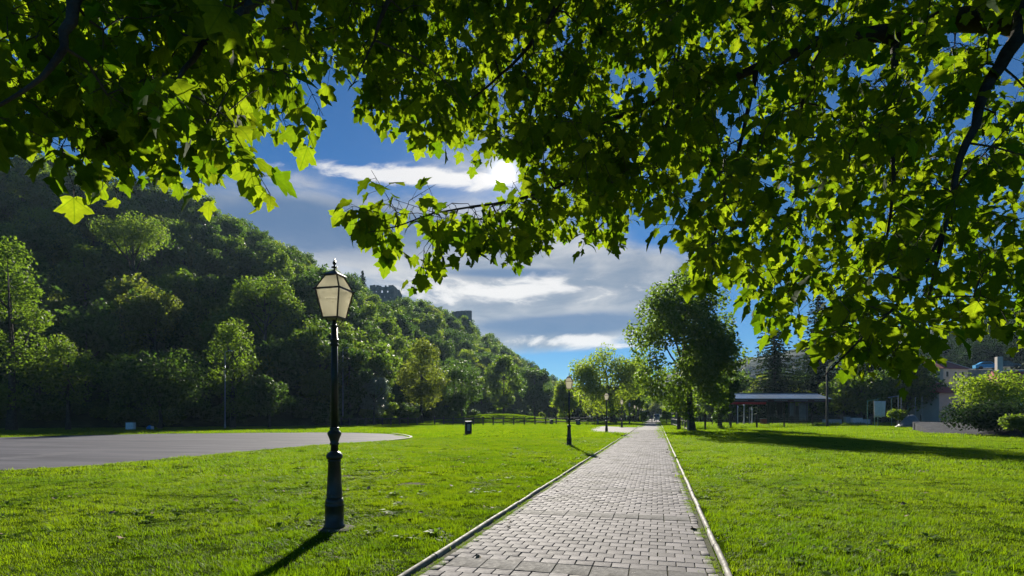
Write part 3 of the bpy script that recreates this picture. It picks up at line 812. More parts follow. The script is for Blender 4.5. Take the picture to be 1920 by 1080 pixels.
# -- right side
for nm, lb, px, Z, top, hw, seed in [
 ('spruce', 'big dark spruce behind the open shelter', 1452, 116, 560, 74, 51), ('spruce', 'dark spruce partly hidden by maple leaves right of the big spruce', 1535, 118, 540, 95, 52),
 ('spruce', 'dark spruce behind the white cloth and green posts', 1630, 116, 580, 85, 53)]:
    p = gz(px, Z); plant_tree(nm, lb, make_spruce(seed, at(px, top, Z).z, hw / FPX * Z, lsize=.6), 'leaf_needle', p)
tree_px('shelter_tree', 'light green tree behind the left end of the shelter', 1378, 150, 690, 40, 780, 'leaf_mid', 54, nleaf=4340)
tree_px('garden_tree', 'dark leafy tree left of the cream house', 1700, 100, 640, 60, 780, 'leaf_dark', 55, nleaf=5580)
tree_px('garden_bush', 'bright round leafy bush in front of the houses on the right', 1852, 52, 690, 72, 790, 'leaf_light', 56, nlobes=30, nleaf=8680, lsize=.20)
tree_px('yew_hedge', 'dark spreading evergreen below the bright round bush', 1870, 44, 752, 82, 806, 'leaf_needle', 58, nlobes=26, nleaf=7440, lsize=.20)
tree_px('low_shrub', 'low bright shrub at the right edge beside the dark bank', 1915, 40, 772, 38, 820, 'leaf_mid', 59, nlobes=16, nleaf=3720, lsize=.16)
tree_px('court_shrub', 'small bright shrub in front of the green posts', 1683, 76, 762, 17, 792, 'leaf_light', 60, nlobes=12, nleaf=1860, lsize=.2)
tree_px('path_hedge', 'bright green hedge at the right edge of the far path', 1250, 100, 764, 10, 795, 'leaf_light', 61, nlobes=12, nleaf=2170, lsize=.26)
tree_px('round_shrub', 'small round shrub on the left at the far end of the path', 1205, 118, 768, 9, 792, 'leaf_light', 62, nlobes=10, nleaf=1364, lsize=.3)
tree_px('mound_shrub', 'tiny round shrub left of the second lamp post behind the fence', 1016, 120, 770, 6, 788, 'leaf_light', 63, nlobes=8, nleaf=744, lsize=.3)

# -- the woods: one mass on each slope
wood_protos = []
for i, (H, Rw, b_, mt, nl, ls, lb) in enumerate([(11, 4.4, 1.5, 'leaf_mid', 3000, .52, (.24, .40)), (13, 4.0, 2.0, 'leaf_dark', 2800, .50, (.26, .42)), (9.5, 4.4, 1.0, 'leaf_light', 2600, .46, (.20, .34)), (13, 3.3, 2.0, 'leaf_mid', 2400, .50, (.28, .48)), (10.5, 4.9, 1.5, 'leaf_dark', 3200, .56, (.22, .36)), (11, 3.8, 1.5, 'leaf_olive', 2600, .48, (.22, .38)), (8, 3.6, .6, 'leaf_mid', 2400, .42, (.24, .40)), (12, 4.4, 2.5, 'leaf_dark', 1900, .50, (.16, .30))]):
    tm, cm = make_tree(100 + i, H, Rw, b_, nlobes=26 + 3 * i, nleaf=nl, lsize=ls, lobe=lb, loose=.6, taper=.55 if i in (1, 3) else 1.0)
    bm = bmesh.new(); bm.from_mesh(cm); nf = len(bm.faces); bm.from_mesh(tm); bm.faces.ensure_lookup_table()
    for f in bm.faces[nf:]: f.material_index = 1
    me = bpy.data.meshes.new('wood_tree'); bm.to_mesh(me); bm.free()
    wood_protos.append(proto('wood_tree', me, [M[mt], M['bark']]))
SKY = np.array([(-900, -300), (-200, 40), (0, 120), (240, 250), (300, 300), (440, 398), (520, 443), (600, 490), (660, 513), (690, 538), (697, 560), (742, 562), (760, 552), (850, 564), (868, 577), (884, 580), (900, 586), (950, 612), (1000, 664), (1030, 680), (1060, 698), (1085, 715), (1300, 740)], float)
def hill_points(hf, dfun, x0, x1, y0, y1, sp, seed, dmin, dmax):
    r = np.random.RandomState(seed); out = []
    for iy, y in enumerate(np.arange(y0, y1, sp)):
        for x in np.arange(x0, x1, sp): out.append((x + r.uniform(-.42, .42) * sp + (iy % 2) * sp / 2, y + r.uniform(-.42, .42) * sp))
    P = np.array(out); d = dfun(P[:, 0], P[:, 1]); k = (d > dmin) & (d < dmax); P = P[k]
    return np.c_[P, hf(P[:, 0], P[:, 1]) - .4], d[k]
P, d = hill_points(hill_h, foot_d, -330, -20, -30, 560, 6.6, 5, 3.0, 190)
r = np.random.RandomState(8)
s = r.uniform(.7, 1.25, len(P))
u, _, Z = cam_px(P)
sky_y = np.interp(u, SKY[:, 0], SKY[:, 1]) + r.uniform(-3, 12, len(P))
zmax = EYE + (HOR - sky_y) / FPX * Z
s = np.minimum(s, (zmax - P[:, 2]) / 11.0)
keep = (s > .25) & (Z > 20) & (u > -500)
P, s = P[keep], s[keep]
rot = np.c_[r.uniform(-.06, .06, len(P)), r.uniform(-.06, .06, len(P)), r.uniform(0, 6.28, len(P))]
scatter('hillside_wood', P, rot, np.c_[s, s, s * r.uniform(.85, 1.1, len(s))], wood_protos, 'dense deciduous wood covering the whole left hillside', 'wood')
shade_tinted_protos = []  # the slope's shade is put into the leaf colour: broadleaf crowns, needle green
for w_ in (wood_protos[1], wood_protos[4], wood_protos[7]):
    me = w_.data.copy(); me.materials[0] = M['leaf_needle']; shade_tinted_protos.append(bpy.data.objects.new('wood_tree', me))
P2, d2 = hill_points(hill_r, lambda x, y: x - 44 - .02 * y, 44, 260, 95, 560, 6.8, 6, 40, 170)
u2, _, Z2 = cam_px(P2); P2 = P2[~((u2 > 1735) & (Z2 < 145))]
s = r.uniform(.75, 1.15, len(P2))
scatter('shade_tinted_wood', P2, np.c_[np.zeros(len(P2)), np.zeros(len(P2)), r.uniform(0, 6.28, len(P2))], np.c_[s, s, s], shade_tinted_protos, 'wood on the slope behind the houses, its shade put into dark leaf colour', 'wood')
# undergrowth along the foot of the left hill
bush = [proto('undergrowth_bush', make_tree(130 + i, 2.6, 1.9, .1, nlobes=12, nleaf=2200, lsize=.24)[1], M['leaf_dark' if i else 'leaf_mid']) for i in range(3)]
pts = []
for a, b_ in zip(FOOT[1:-2], FOOT[2:-1]):
    n = int(np.hypot(*(b_ - a)) / 1.5)
    for i in range(n):
        q = a + (b_ - a) * (i + rng.uniform(0, 1)) / n
        t = (b_ - a) / np.hypot(*(b_ - a)); nn = np.array([-t[1], t[0]])
        q = q + nn * rng.uniform(-.8, 6.5); pts.append((q[0], q[1], 0))
pts = np.array(pts); pts[:, 2] = np.maximum(hill_h(pts[:, 0], pts[:, 1]), 0) - .1
s = rng.uniform(.5, 1.5, len(pts))
scatter('undergrowth', pts, np.c_[np.zeros(len(pts)), np.zeros(len(pts)), rng.uniform(0, 6.28, len(pts))], np.c_[s * 1.1, s * 1.1, s], bush, 'dark tangled undergrowth along the foot of the left hill', 'undergrowth')

# the trees that close the valley behind the far end of the path
out = []
for (x0, x1, y0, y1) in [(-36, -9, 172, 250), (7, 75, 165, 250), (-60, 90, 255, 330), (30, 78, 112, 165), (12, 34, 132, 166)]:
    for y in np.arange(y0, y1, 6.5):
        for x in np.arange(x0, x1, 6.5):
            xx, yy = x + rng.uniform(-2.5, 2.5), y + rng.uniform(-2.5, 2.5)
            if y0 == 112 and (math.hypot(xx - 67, yy - 138) < 14 or xx > 30 + (yy - 60) * .62): continue
            if cam_px([(xx, yy, 0)])[0][0] > 1735 and yy < 175: continue
            out.append((xx, yy, max(0, float(hill_r(np.array([xx]), np.array([yy]))[0])) - .2))
P3 = np.array(out); s = rng.uniform(.65, 1.15, len(P3))
scatter('valley_wood', P3, np.c_[np.zeros((len(P3), 2)), rng.uniform(0, 6.28, len(P3))], np.c_[s, s, s], wood_protos, 'belt of trees closing the valley behind the far path', 'wood')

# ================================================================== LAMP POSTS
def make_lamp(label):
    e = empty('street_lamp')
    # concrete foot, rough
    rr = random.Random(5); n = 11; V, F = [], []
    for z, s in ((-.05, 1.0), (.022, 1.0), (.042, .80)):
        rr2 = random.Random(5)
        for k in range(n):
            a = 2 * math.pi * k / n; q = (.27 + rr2.uniform(-.08, .08)) * s
            V.append((q * math.cos(a), q * .85 * math.sin(a), z + (rr.uniform(-.008, .008) if z > 0 else 0)))
    for j in range(2):
        for k in range(n): F.append((j * n + k, j * n + (k + 1) % n, (j + 1) * n + (k + 1) % n, (j + 1) * n + k))
    F.append(tuple(range(2 * n, 3 * n)))
    MB().add(V, F).build('foot', M['foot'], e)
    MB().lathe([(.150, .03), (.150, .07), (.132, .085), (.132, .34), (.138, .35), (.138, .37), (.126, .385), (.132, .40), (.126, .43), (.112, .47)], 20).build('plinth', M['iron'], e, True)
    pe = MB().lathe([(.112, .465), (.114, .475), (.114, .487), (.1105, .495), (.1115, .52), (.1115, .53), (.1085, .537), (.086, .99), (.094, 1.0), (.094, 1.02), (.088, 1.03)], 20).build('pedestal', M['iron'], e, True)
    MB().lathe([(.088, 1.028), (.112, 1.045), (.116, 1.065), (.116, 1.09), (.098, 1.115), (.080, 1.135), (.056, 1.150)], 20).build('ring', M['iron'], e, True)
    MB().lathe([(.055, 1.145), (.052, 1.24), (.064, 1.245), (.066, 1.265), (.055, 1.28), (.072, 1.335), (.098, 1.40), (.098, 1.415), (.080, 1.445), (.060, 1.46), (.068, 1.475), (.068, 1.49), (.056, 1.50)], 20).build('urn', M['iron'], e, True)
    MB().lathe([(.055, 1.495), (.044, 2.99)], 18).build('shaft', M['iron'], e, True)
    MB().lathe([(.044, 2.68), (.066, 2.70), (.066, 2.715), (.050, 2.73), (.050, 2.75), (.064, 2.765), (.064, 2.78), (.044, 2.80)], 18).build('collar', M['iron'], e, True)
    MB().lathe([(.044, 2.96), (.052, 2.975), (.052, 2.99), (.030, 3.0), (.020, 3.07)], 16).build('socket', M['iron'], e, True)
    for sx, sy in ((-1, -1), (1, -1), (1, 1), (-1, 1)):
        g_ = MB(); g_.tube([(sx * .030, sy * .030, 2.975), (sx * .052, sy * .052, 3.005), (sx * .072, sy * .072, 3.05), (sx * .085, sy * .085, 3.09)], .008, 6)
        g_.build('bracket', M['iron'], e, True)
    z0, z1, z2 = 3.095, 3.505, 3.715
    a0, a1, a2 = .115, .19, .095
    fr = MB()
    C = [(-1, -1), (1, -1), (1, 1), (-1, 1)]
    for i, (sx, sy) in enumerate(C):
        fr.bar((sx * a0, sy * a0, z0), (sx * a1, sy * a1, z1), .017)
        fr.bar((sx * a1, sy * a1, z1), (sx * a2, sy * a2, z2), .017)
        tx, ty = C[(i + 1) % 4]
        fr.bar((sx * a0, sy * a0, z0), (tx * a0, ty * a0, z0), .022)
        fr.bar((sx * a1, sy * a1, z1 + .001), (tx * a1, ty * a1, z1 + .001), .022, .024)
        fr.bar((sx * a2, sy * a2, z2 + .001), (tx * a2, ty * a2, z2 + .001), .018)
        fr.tube([(sx * a1, sy * a1, z1), (sx * (a1 + .022), sy * (a1 + .022), z1 + .004)], [.014, .008], 6)
    fr.box((0, 0, z0 - .006), (a0 * 2, a0 * 2, .010))
    lan = fr.build('lantern_frame', M['copper'], e)
    for i, (sx, sy) in enumerate(C):
        tx, ty = C[(i + 1) % 4]; q = .006
        for (aa, za, ab, zb) in ((a0, z0 + .012, a1, z1 - .012), (a1, z1 + .014, a2, z2 - .010)):
            def pt(s_, t_, a_, z_):
                nx, ny = (sx + tx) / 2, (sy + ty) / 2
                return Vector((s_ * a_ - nx * q, t_ * a_ - ny * q, z_))
            P = [pt(sx * .97 if sx == tx else sx * .94, sy * .97 if sy == ty else sy * .94, aa, za), pt(tx * .97 if sx == tx else tx * .94, ty * .97 if sy == ty else ty * .94, aa, za), pt(tx * .97 if sx == tx else tx * .94, ty * .97 if sy == ty else ty * .94, ab, zb), pt(sx * .97 if sx == tx else sx * .94, sy * .97 if sy == ty else sy * .94, ab, zb)]
            nn = (P[1] - P[0]).cross(P[3] - P[0]).normalized() * .004
            Q = [p - nn for p in P]
            MB().add(P + Q, [(0, 1, 2, 3), (7, 6, 5, 4), (0, 4, 5, 1), (1, 5, 6, 2), (2, 6, 7, 3), (3, 7, 4, 0)]).build('glass_pane', M['pane'], lan)
    MB().add([(s_[0] * .128, s_[1] * .128, 3.716) for s_ in C] + [(s_[0] * .11, s_[1] * .11, 3.735) for s_ in C] + [(s_[0] * .022, s_[1] * .022, 3.795) for s_ in C], [(3, 2, 1, 0), (0, 1, 5, 4), (1, 2, 6, 5), (2, 3, 7, 6), (3, 0, 4, 7), (4, 5, 9, 8), (5, 6, 10, 9), (6, 7, 11, 10), (7, 4, 8, 11), (8, 9, 10, 11)]).build('cap', M['iron'], e)
    MB().lathe([(.020, 3.79), (.012, 3.815), (.012, 3.828), (.046, 3.838), (.046, 3.845), (.012, 3.862), (.010, 3.872), (.026, 3.895), (.026, 3.915), (.012, 3.94), (.004, 3.975)], 12).build('finial', M['iron'], e, True)
    return tag(e, label, 'street lamp', 'lamps along the paved path')
lamp0 = make_lamp('nearest black lamp post with cream lantern, standing large on the lawn')
lamp_labels = ['second lamp post along the path, left of the kerb, casting its shadow on it', 'third lamp post, standing on the edge of the small paved square', 'fourth lamp post, in front of the leaning trunk of the spreading tree', 'fifth lamp post, in the shade beyond the paved square',
  'sixth lamp post at the far end of the path', 'seventh lamp post at the far end of the path', 'eighth lamp post at the far end of the path', 'ninth lamp post, farthest along the path']
lamp0.location = (-4.49, 7.16, 0); lamp0.scale = (1, 1, .982)
for k, lb in enumerate(lamp_labels):
    c = copy_tree(lamp0); c['label'] = lb
    c.location = (-4.50 + rb.uniform(-.05, .05), 7.16 + 22.6 * (k + 1), 0); c.rotation_euler = (0, 0, rb.uniform(-.06, .06))

# ================================================================== CASTLE RUIN
def castle():
    Z = 280.0; k = Z / FPX
    zt = hz_at(718, Z)
    o = gz(718, Z); e = empty('castle_ruin', (o.x, o.y, 0), YAW)
    def P(px, py): return ((px - 718) * k, EYE + (HOR - py) * k)
    g_ = MB(); T = 1.6
    def blk(x0, x1, y0, y1):
        a, zb = P(x0, y1); b_, za = P(x1, y0)
        g_.box(((a + b_) / 2, 0, (za + zb) / 2), (b_ - a, T, za - zb))
    holes = [(704.5, 706.8, 545, 548.3), (714.5, 718.6, 544, 549.5), (725.4, 728.8, 544.5, 549), (711.2, 713.4, 555.5, 558.6), (720.9, 722.7, 555.4, 559), (731.4, 733, 556.5, 559.6)]
    topl = [(694, 700, 535.5), (700, 704, 534.8), (704, 706.2, 538.5), (706.2, 711, 535.2), (711, 715, 536.4), (715, 722, 538.6), (722, 724.6, 535.6), (724.6, 729, 538.2), (729, 736, 535.3), (736, 738, 535.0), (738, 739.6, 537.5), (739.6, 740.2, 545)]
    xs = sorted(set([694, 740.2] + [h[0] for h in holes] + [h[1] for h in holes] + [t[0] for t in topl] + [t[1] for t in topl]))
    for a, b_ in zip(xs[:-1], xs[1:]):
        m = (a + b_) / 2; top = [t[2] for t in topl if t[0] <= m < t[1]][0]
        y = top
        for h in sorted([h for h in holes if h[0] <= m < h[1]], key=lambda h: h[2]):
            blk(a, b_, y, h[2]); y = h[3]
        blk(a, b_, y, 590)
    w = g_.build('wall', M['stone'], e)
    g2 = MB(); ax, az_ = P(740, 536); g2.box((ax - .8, 5.5, az_ / 2 + 12), (1.4, 10, az_ - 24)); bx_, _ = P(696, 540); g2.box((bx_, 5.5, az_ / 2 + 11), (1.4, 10, az_ - 26)); g2.build('side_wall', M['stone'], e)
    g3 = MB(); x0, zz = P(747.5, 544); x1, zz2 = P(753.5, 552); _, zl = P(750, 585)
    g3.add([(x0, -1, zl), (x1, -1, zl), (x1, -1, zz2), (x0 + .6, -1, zz), (x0, -1, zz), (x0, 1, zl), (x1, 1, zl), (x1, 1, zz2), (x0 + .6, 1, zz), (x0, 1, zz)], [(0, 1, 2, 3, 4), (9, 8, 7, 6, 5), (0, 5, 6, 1), (1, 6, 7, 2), (2, 7, 8, 3), (3, 8, 9, 4), (4, 9, 5, 0)]).build('broken_tower', M['stone'], e)
    return tag(e, 'grey roofless castle ruin with empty windows on the wooded ridge', 'castle')
castle()
o = at(866, 600, 300)
e = empty('ruined_bastion', (o.x, o.y, 0))
zt, zb = at(874, 583, 300).z, 30
g_ = MB(); n = 14
for k in range(n):
    a, b_ = 2 * math.pi * k / n, 2 * math.pi * (k + 1) / n
    hh = zt - 1.2 * abs(math.sin(k * .22))
    V = []
    for z in (zb, hh):
        for rr_ in (4.2, 5.4):
            for t in (a, b_): V.append((rr_ * math.cos(t), rr_ * math.sin(t), z))
    g_.add(V, [(0, 2, 3, 1), (4, 5, 7, 6), (2, 6, 7, 3), (0, 1, 5, 4), (0, 4, 6, 2), (1, 3, 7, 5)])
g_.build('wall', M['stone'], e)
tag(e, 'low round bastion ruin among trees right of the castle', 'ruin')

# ================================================================== LEFT RAIL FENCE, BINS, CABINET, POLES
def rail_fence(name, label, pts, hpost, mat, rails, group=None, post_w=.14, gaps=()):
    e = empty(name, pts[0])
    o0 = Vector(pts[0])
    for i, p in enumerate(pts):
        q = Vector(p) - o0; hh = hpost * rb.uniform(.95, 1.06)
        g_ = MB(); g_.tube([(q.x, q.y, -.1), (q.x + rb.uniform(-.02, .02), q.y, hh - .05), (q.x + rb.uniform(-.02, .02), q.y, hh)], [post_w / 2, post_w / 2, post_w * .3], 8)
        g_.build('post', mat, e)
        if i + 1 < len(pts) and i not in gaps:
            q2 = Vector(pts[i + 1]) - o0
            for z in rails:
                g_ = MB(); dz = rb.uniform(-.03, .03)
                g_.tube([(q.x, q.y - .02, z + dz), ((q.x + q2.x) / 2, (q.y + q2.y) / 2, z + dz - .01), (q2.x, q2.y - .02, z + rb.uniform(-.03, .03))], post_w * .33, 6)
                g_.build('rail', mat, e)
    return tag(e, label, 'fence', group)
fp = [(640, 799), (655, 799), (670, 798.6), (685, 798.4), (701, 798.2), (717, 798), (733, 797.6), (749, 797.4), (765, 797.2), (782, 797)]
rail_fence('rail_fence', 'grey wooden post and rail fence left of the litter bin in the hill shade', [gnd(*p) for p in fp], 1.30, M['wood'], (1.05,), post_w=.24)
fp = [(815, 796.8), (832, 796.8), (850, 797.2), (869, 797.4), (888, 797.2), (906, 797.4), (925, 797.4), (944, 797.2), (963, 797.2), (983, 797.0), (1003, 796.8), (1023, 796.4), (1043, 796), (1063, 795.6), (1086, 795), (1120, 793.4), (1150, 792.4)]
rail_fence('rail_fence', 'dark wooden post and rail fence across the lawn behind the litter bin', [gnd(*p) for p in fp], 1.35, M['wood'], (1.05, .50), post_w=.25)

def bin_box(loc, rz, label, w=.46, d=.40, h=1.12):
    e = empty('litter_bin', loc, rz)
    MB().box((0, 0, h * .5 - .02), (w, d, h - .08)).build('body', M['dark'], e)
    for sx in (-1, 1):
        for sy in (-1, 1): MB().box((sx * (w / 2 + .008), sy * (d / 2 + .008), h * .5 - .03), (.05, .05, h - .02)).build('frame_post', M['wood'], e)
    MB().box((0, 0, h - .02), (w + .09, d + .09, .045), taper=.92).build('lid', M['metal_grey'], e)
    MB().box((0, -d / 2 - .012, h * .52), (w * .55, .014, h * .5)).build('panel', M['concrete'], e)
    return tag(e, label, 'litter bin', 'park litter bins')
bin_box(gnd(878, 814.5), YAW + .25, 'tall dark litter bin standing alone on the left lawn')
bin_box(gnd(1084, 797.5), YAW, 'low dark litter bin beside the rail fence near the second lamp', .6, .5, .9)
bin_box(gz(1034, 96), YAW, 'small dark bin at the rail fence left of the second lamp', .5, .4, .85)

e = empty('utility_cabinet', gz(245, 60), YAW)
MB().box((0, 0, .40), (.80, .42, .84)).build('body', M['white'], e)
MB().box((0, 0, .845), (.86, .48, .05), taper=.93).build('roof', M['metal_grey'], e)
MB().box((0, -.216, .45), (.68, .012, .62)).build('door', M['white'], e)
MB().box((.24, -.226, .46), (.03, .016, .10)).build('handle', M['metal_grey'], e)
tag(e, 'small white utility cabinet at the foot of the hill behind the asphalt', 'cabinet')
e = empty('sheet_bundle', gz(281, 62))
g_ = MB(); g_.lathe([(.10, -.02), (.36, .02), (.40, .18), (.26, .38), (.08, .50), (.02, .52)], 9)
g_.v = [(x * (1 + .2 * math.sin(7 * y + z * 9)), y * .8, z) for x, y, z in g_.v]; g_.build('bundle', M['blue'], e, True)
g_ = MB(); g_.box((.30, 0, .2), (.3, .3, .42), taper=.7); g_.build('bag', M['cloth'], e)
tag(e, 'small blue bundle on the grass right of the white cabinet', 'bundle')

def pole(px, Z, top, label, r=.055):
    p = gz(px, Z); H = at(px, top, Z).z
    e = empty('light_pole', p)
    MB().lathe([(r * 1.7, -.05), (r * 1.7, .5), (r, .55), (r * .6, H)], 10).build('shaft', M['metal_grey'], e, True)
    g_ = MB(); g_.tube([(0, 0, H - .02), (.1, 0, H + .18), (.55, 0, H + .26)], .025, 6); g_.build('arm', M['metal_grey'], e)
    MB().box((.75, 0, H + .26), (.5, .2, .09), taper=.8).build('lamp_head', M['metal_grey'], e)
    return tag(e, label, 'light pole')
pole(422, 66.5, 662, 'thin grey pole at the foot of the hill left of the near lamp')
pole(643, 88, 655, 'thin grey pole just right of the near lamp post')

# ================================================================== BENCHES, PEOPLE, VEHICLE
def bench(loc, rz, label):
    e = empty('park_bench', loc, rz)
    for i in range(4): MB().box((0, -.18 + i * .12, .45), (1.6, .095, .035)).build('seat_slat', M['wood'], e)
    for i in range(3):
        MB().box((0, .25 + i * .035, .60 + i * .12), (1.6, .03, .095)).build('back_slat', M['wood'], e)
    for sx in (-.62, .62):
        g_ = MB(); g_.bar((sx, -.2, 0), (sx, -.2, .43), .06); g_.bar((sx, .2, 0), (sx, .34, .92), .06); g_.bar((sx, -.22, .41), (sx, .24, .41), .05); g_.build('leg', M['iron'], e)
    return tag(e, label, 'bench', 'park benches by the square')
bench(gnd(1107, 797.6), -.5, 'dark park bench on the grass left of the paved square')
bench(gnd(1160, 795.8), .2, 'dark park bench in the shade right of the third lamp')
def picnic(loc, rz, label):
    e = empty('picnic_table', loc, rz)
    for i in range(5): MB().box((0, -.30 + i * .15, .74), (1.8, .135, .04)).build('top_plank', M['wood'], e)
    for sy in (-.72, .72): MB().box((0, sy, .44), (1.8, .26, .045)).build('seat_plank', M['wood'], e)
    for sx in (-.6, .6):
        g_ = MB(); g_.bar((sx, -.62, 0), (sx, -.2, .72), .08); g_.bar((sx, .62, 0), (sx, .2, .72), .08); g_.bar((sx, -.75, .40), (sx, .75, .40), .08); g_.build('leg', M['wood'], e)
    return tag(e, label, 'table')
picnic(gnd(1127, 796.6), .3, 'dark picnic table between the two people left of the path')

skin_m = surf('skin', (.36, .22, .16), (.42, .27, .20), 4, .6, 0)
hair_m = surf('hair', (.02, .015, .01), (.05, .035, .02), 20, .7, 0)
def cloth_m(nm, c): return surf(nm, c, tuple(min(1, x * 1.25 + .005) for x in c), 5, .85, .2, 20)
def person(loc, rz, label, top, legs, stride=.22, arm=.12, h=1.74):
    """one continuous skinned body"""
    J = {'pelvis': (0, 0, .95), 'waist': (0, .01, 1.10), 'chest': (0, .0, 1.32), 'neck0': (0, -.005, 1.47), 'neck': (0, -.015, 1.54), 'head': (0, -.03, 1.63), 'crown': (0, -.02, 1.72), 'nose': (0, -.115, 1.625)}
    Rr = {'pelvis': (.155, .115), 'waist': (.135, .10), 'chest': (.165, .115), 'neck0': (.075, .07), 'neck': (.055, .055), 'head': (.076, .092), 'crown': (.05, .06), 'nose': (.012, .016)}
    E = [('pelvis', 'waist'), ('waist', 'chest'), ('chest', 'neck0'), ('neck0', 'neck'), ('neck', 'head'), ('head', 'crown'), ('head', 'nose')]
    for s, nm in ((-1, 'l'), (1, 'r')):
        st = stride * s; sw = -arm * s
        J.update({'hip' + nm: (s * .09, 0, .90), 'knee' + nm: (s * .10, -st * .6 - .03, .50), 'ank' + nm: (s * .10, -st + .03, .09), 'toe' + nm: (s * .12, -st - .15, .035), 'sho' + nm: (s * .19, 0, 1.42), 'elb' + nm: (s * .235, sw * .5 + .02, 1.13), 'wri' + nm: (s * .235, sw * 1.2 - .05, .90), 'han' + nm: (s * .23, sw * 1.4 - .07, .80)})
        Rr.update({'hip' + nm: (.095, .10), 'knee' + nm: (.058, .062), 'ank' + nm: (.042, .048), 'toe' + nm: (.042, .03), 'sho' + nm: (.062, .062), 'elb' + nm: (.042, .042), 'wri' + nm: (.03, .028), 'han' + nm: (.036, .020)})
        E += [('pelvis', 'hip' + nm), ('hip' + nm, 'knee' + nm), ('knee' + nm, 'ank' + nm), ('ank' + nm, 'toe' + nm), ('chest', 'sho' + nm), ('sho' + nm, 'elb' + nm), ('elb' + nm, 'wri' + nm), ('wri' + nm, 'han' + nm)]
    names = list(J); ix = {n_: i for i, n_ in enumerate(names)}
    me = bpy.data.meshes.new('skeleton'); me.from_pydata([J[n_] for n_ in names], [(ix[a], ix[b_]) for a, b_ in E], [])
    tmp = bpy.data.objects.new('tmp', me); COL.objects.link(tmp)
    md = tmp.modifiers.new('s', 'SKIN')
    for i, n_ in enumerate(names):
        sv_ = me.skin_vertices[0].data[i]; sv_.radius = Rr[n_]; sv_.use_root = n_ == 'pelvis'
    sb = tmp.modifiers.new('b', 'SUBSURF'); sb.levels = 1; sb.render_levels = 1
    dg = bpy.context.evaluated_depsgraph_get()
    body = bpy.data.meshes.new_from_object(tmp.evaluated_get(dg))
    bpy.data.objects.remove(tmp)
    body.name = 'body'
    body.materials.clear()
    for m__ in (skin_m, top, legs, hair_m, M['rubber']): body.materials.append(m__)
    mi = []
    for p in body.polygons:
        z, y, x = p.center.z, p.center.y, abs(p.center.x)
        if z > 1.66 or (z > 1.57 and y > -.01): mi.append(3)
        elif z > 1.49: mi.append(0)
        elif x > .18 and z < 1.16: mi.append(0)
        elif z > .96: mi.append(1)
        elif z > .075: mi.append(2)
        else: mi.append(4)
    body.polygons.foreach_set('material_index', mi); body.polygons.foreach_set('use_smooth', [True] * len(mi))
    o = obj('person', body, None, None, loc, rz); o.scale = (h / 1.74,) * 3
    return tag(o, label, 'person')
navy, grey_c, dk, jean, blue_c, pale_c = cloth_m('navy_cloth', (.03, .035, .09)), cloth_m('grey_cloth', (.16, .15, .20)), cloth_m('dark_cloth', (.02, .02, .025)), cloth_m('jeans', (.05, .07, .13)), cloth_m('blue_shirt', (.08, .28, .72)), cloth_m('pale_trousers', (.35, .33, .32))
person((-1.05, 128, .016), math.pi, 'person in navy top and dark trousers walking on the left of the far path', navy, dk)
person((-.10, 125.5, .016), math.pi + .1, 'person in grey top and lighter trousers walking on the right of the far path', grey_c, pale_c, -.2)
person(gnd(1137.5, 797.2), 2.2, 'person in bright blue shirt standing by the picnic table', blue_c, dk, .05, .05)
person(gnd(1121, 797.4), -2.0, 'person in dark clothes standing left of the picnic table', dk, jean, .08, .06)

def vehicle(loc, rz, label):
    e = empty('utility_vehicle', loc, rz); body = M['cream']
    prof = [(-1.15, .35), (-1.15, .95), (-.55, 1.05), (-.30, 1.08), (1.15, 1.05), (1.2, .4)]
    w = .68
    V = [(-w, y, z) for y, z in prof] + [(w, y, z) for y, z in prof]; n = len(prof)
    MB().add(V, [tuple(range(n)), tuple(reversed(range(n, 2 * n)))] + [(i, n + i, n + (i + 1) % n, (i + 1) % n) for i in range(n)]).build('body', body, e)
    MB().box((0, .25, 1.80), (1.42, 1.6, .07), taper=.93).build('roof', M['white'], e)
    for sx in (-.62, .62):
        for y in (-.42, .92): g_ = MB(); g_.bar((sx, y, 1.04), (sx * .96, y + .08, 1.78), .05); g_.build('pillar', M['dark'], e)
    g_ = MB(); g_.add([(-.6, -.44, 1.06), (.6, -.44, 1.06), (.57, -.37, 1.76), (-.57, -.37, 1.76), (-.6, -.42, 1.06), (.6, -.42, 1.06), (.57, -.35, 1.76), (-.57, -.35, 1.76)], [(0, 1, 2, 3), (7, 6, 5, 4), (0, 4, 5, 1), (2, 6, 7, 3), (1, 5, 6, 2), (3, 7, 4, 0)]); g_.build('windscreen', M['window'], e)
    MB().box((0, .55, 1.2), (1.1, .5, .3)).build('seat', M['dark'], e)
    for sx in (-.62, .62):
        for y in (-.75, .75):
            t = MB(); t.tube([(sx - .1, y, .32), (sx + .1, y, .32)], .32, 16); wh = t.build('wheel', M['rubber'], e)
            t = MB(); t.tube([(sx - .108, y, .32), (sx + .108, y, .32)], .17, 12); t.build('hub', M['metal_grey'], wh)
        t = MB(); t.tube([(sx * .75, -1.19, .78), (sx * .75, -1.14, .78)], .09, 12); t.build('headlight', M['white'], e)
    return tag(e, label, 'vehicle')
vehicle((.02, 150, .016), .05, 'small pale open sided utility vehicle far down the path')

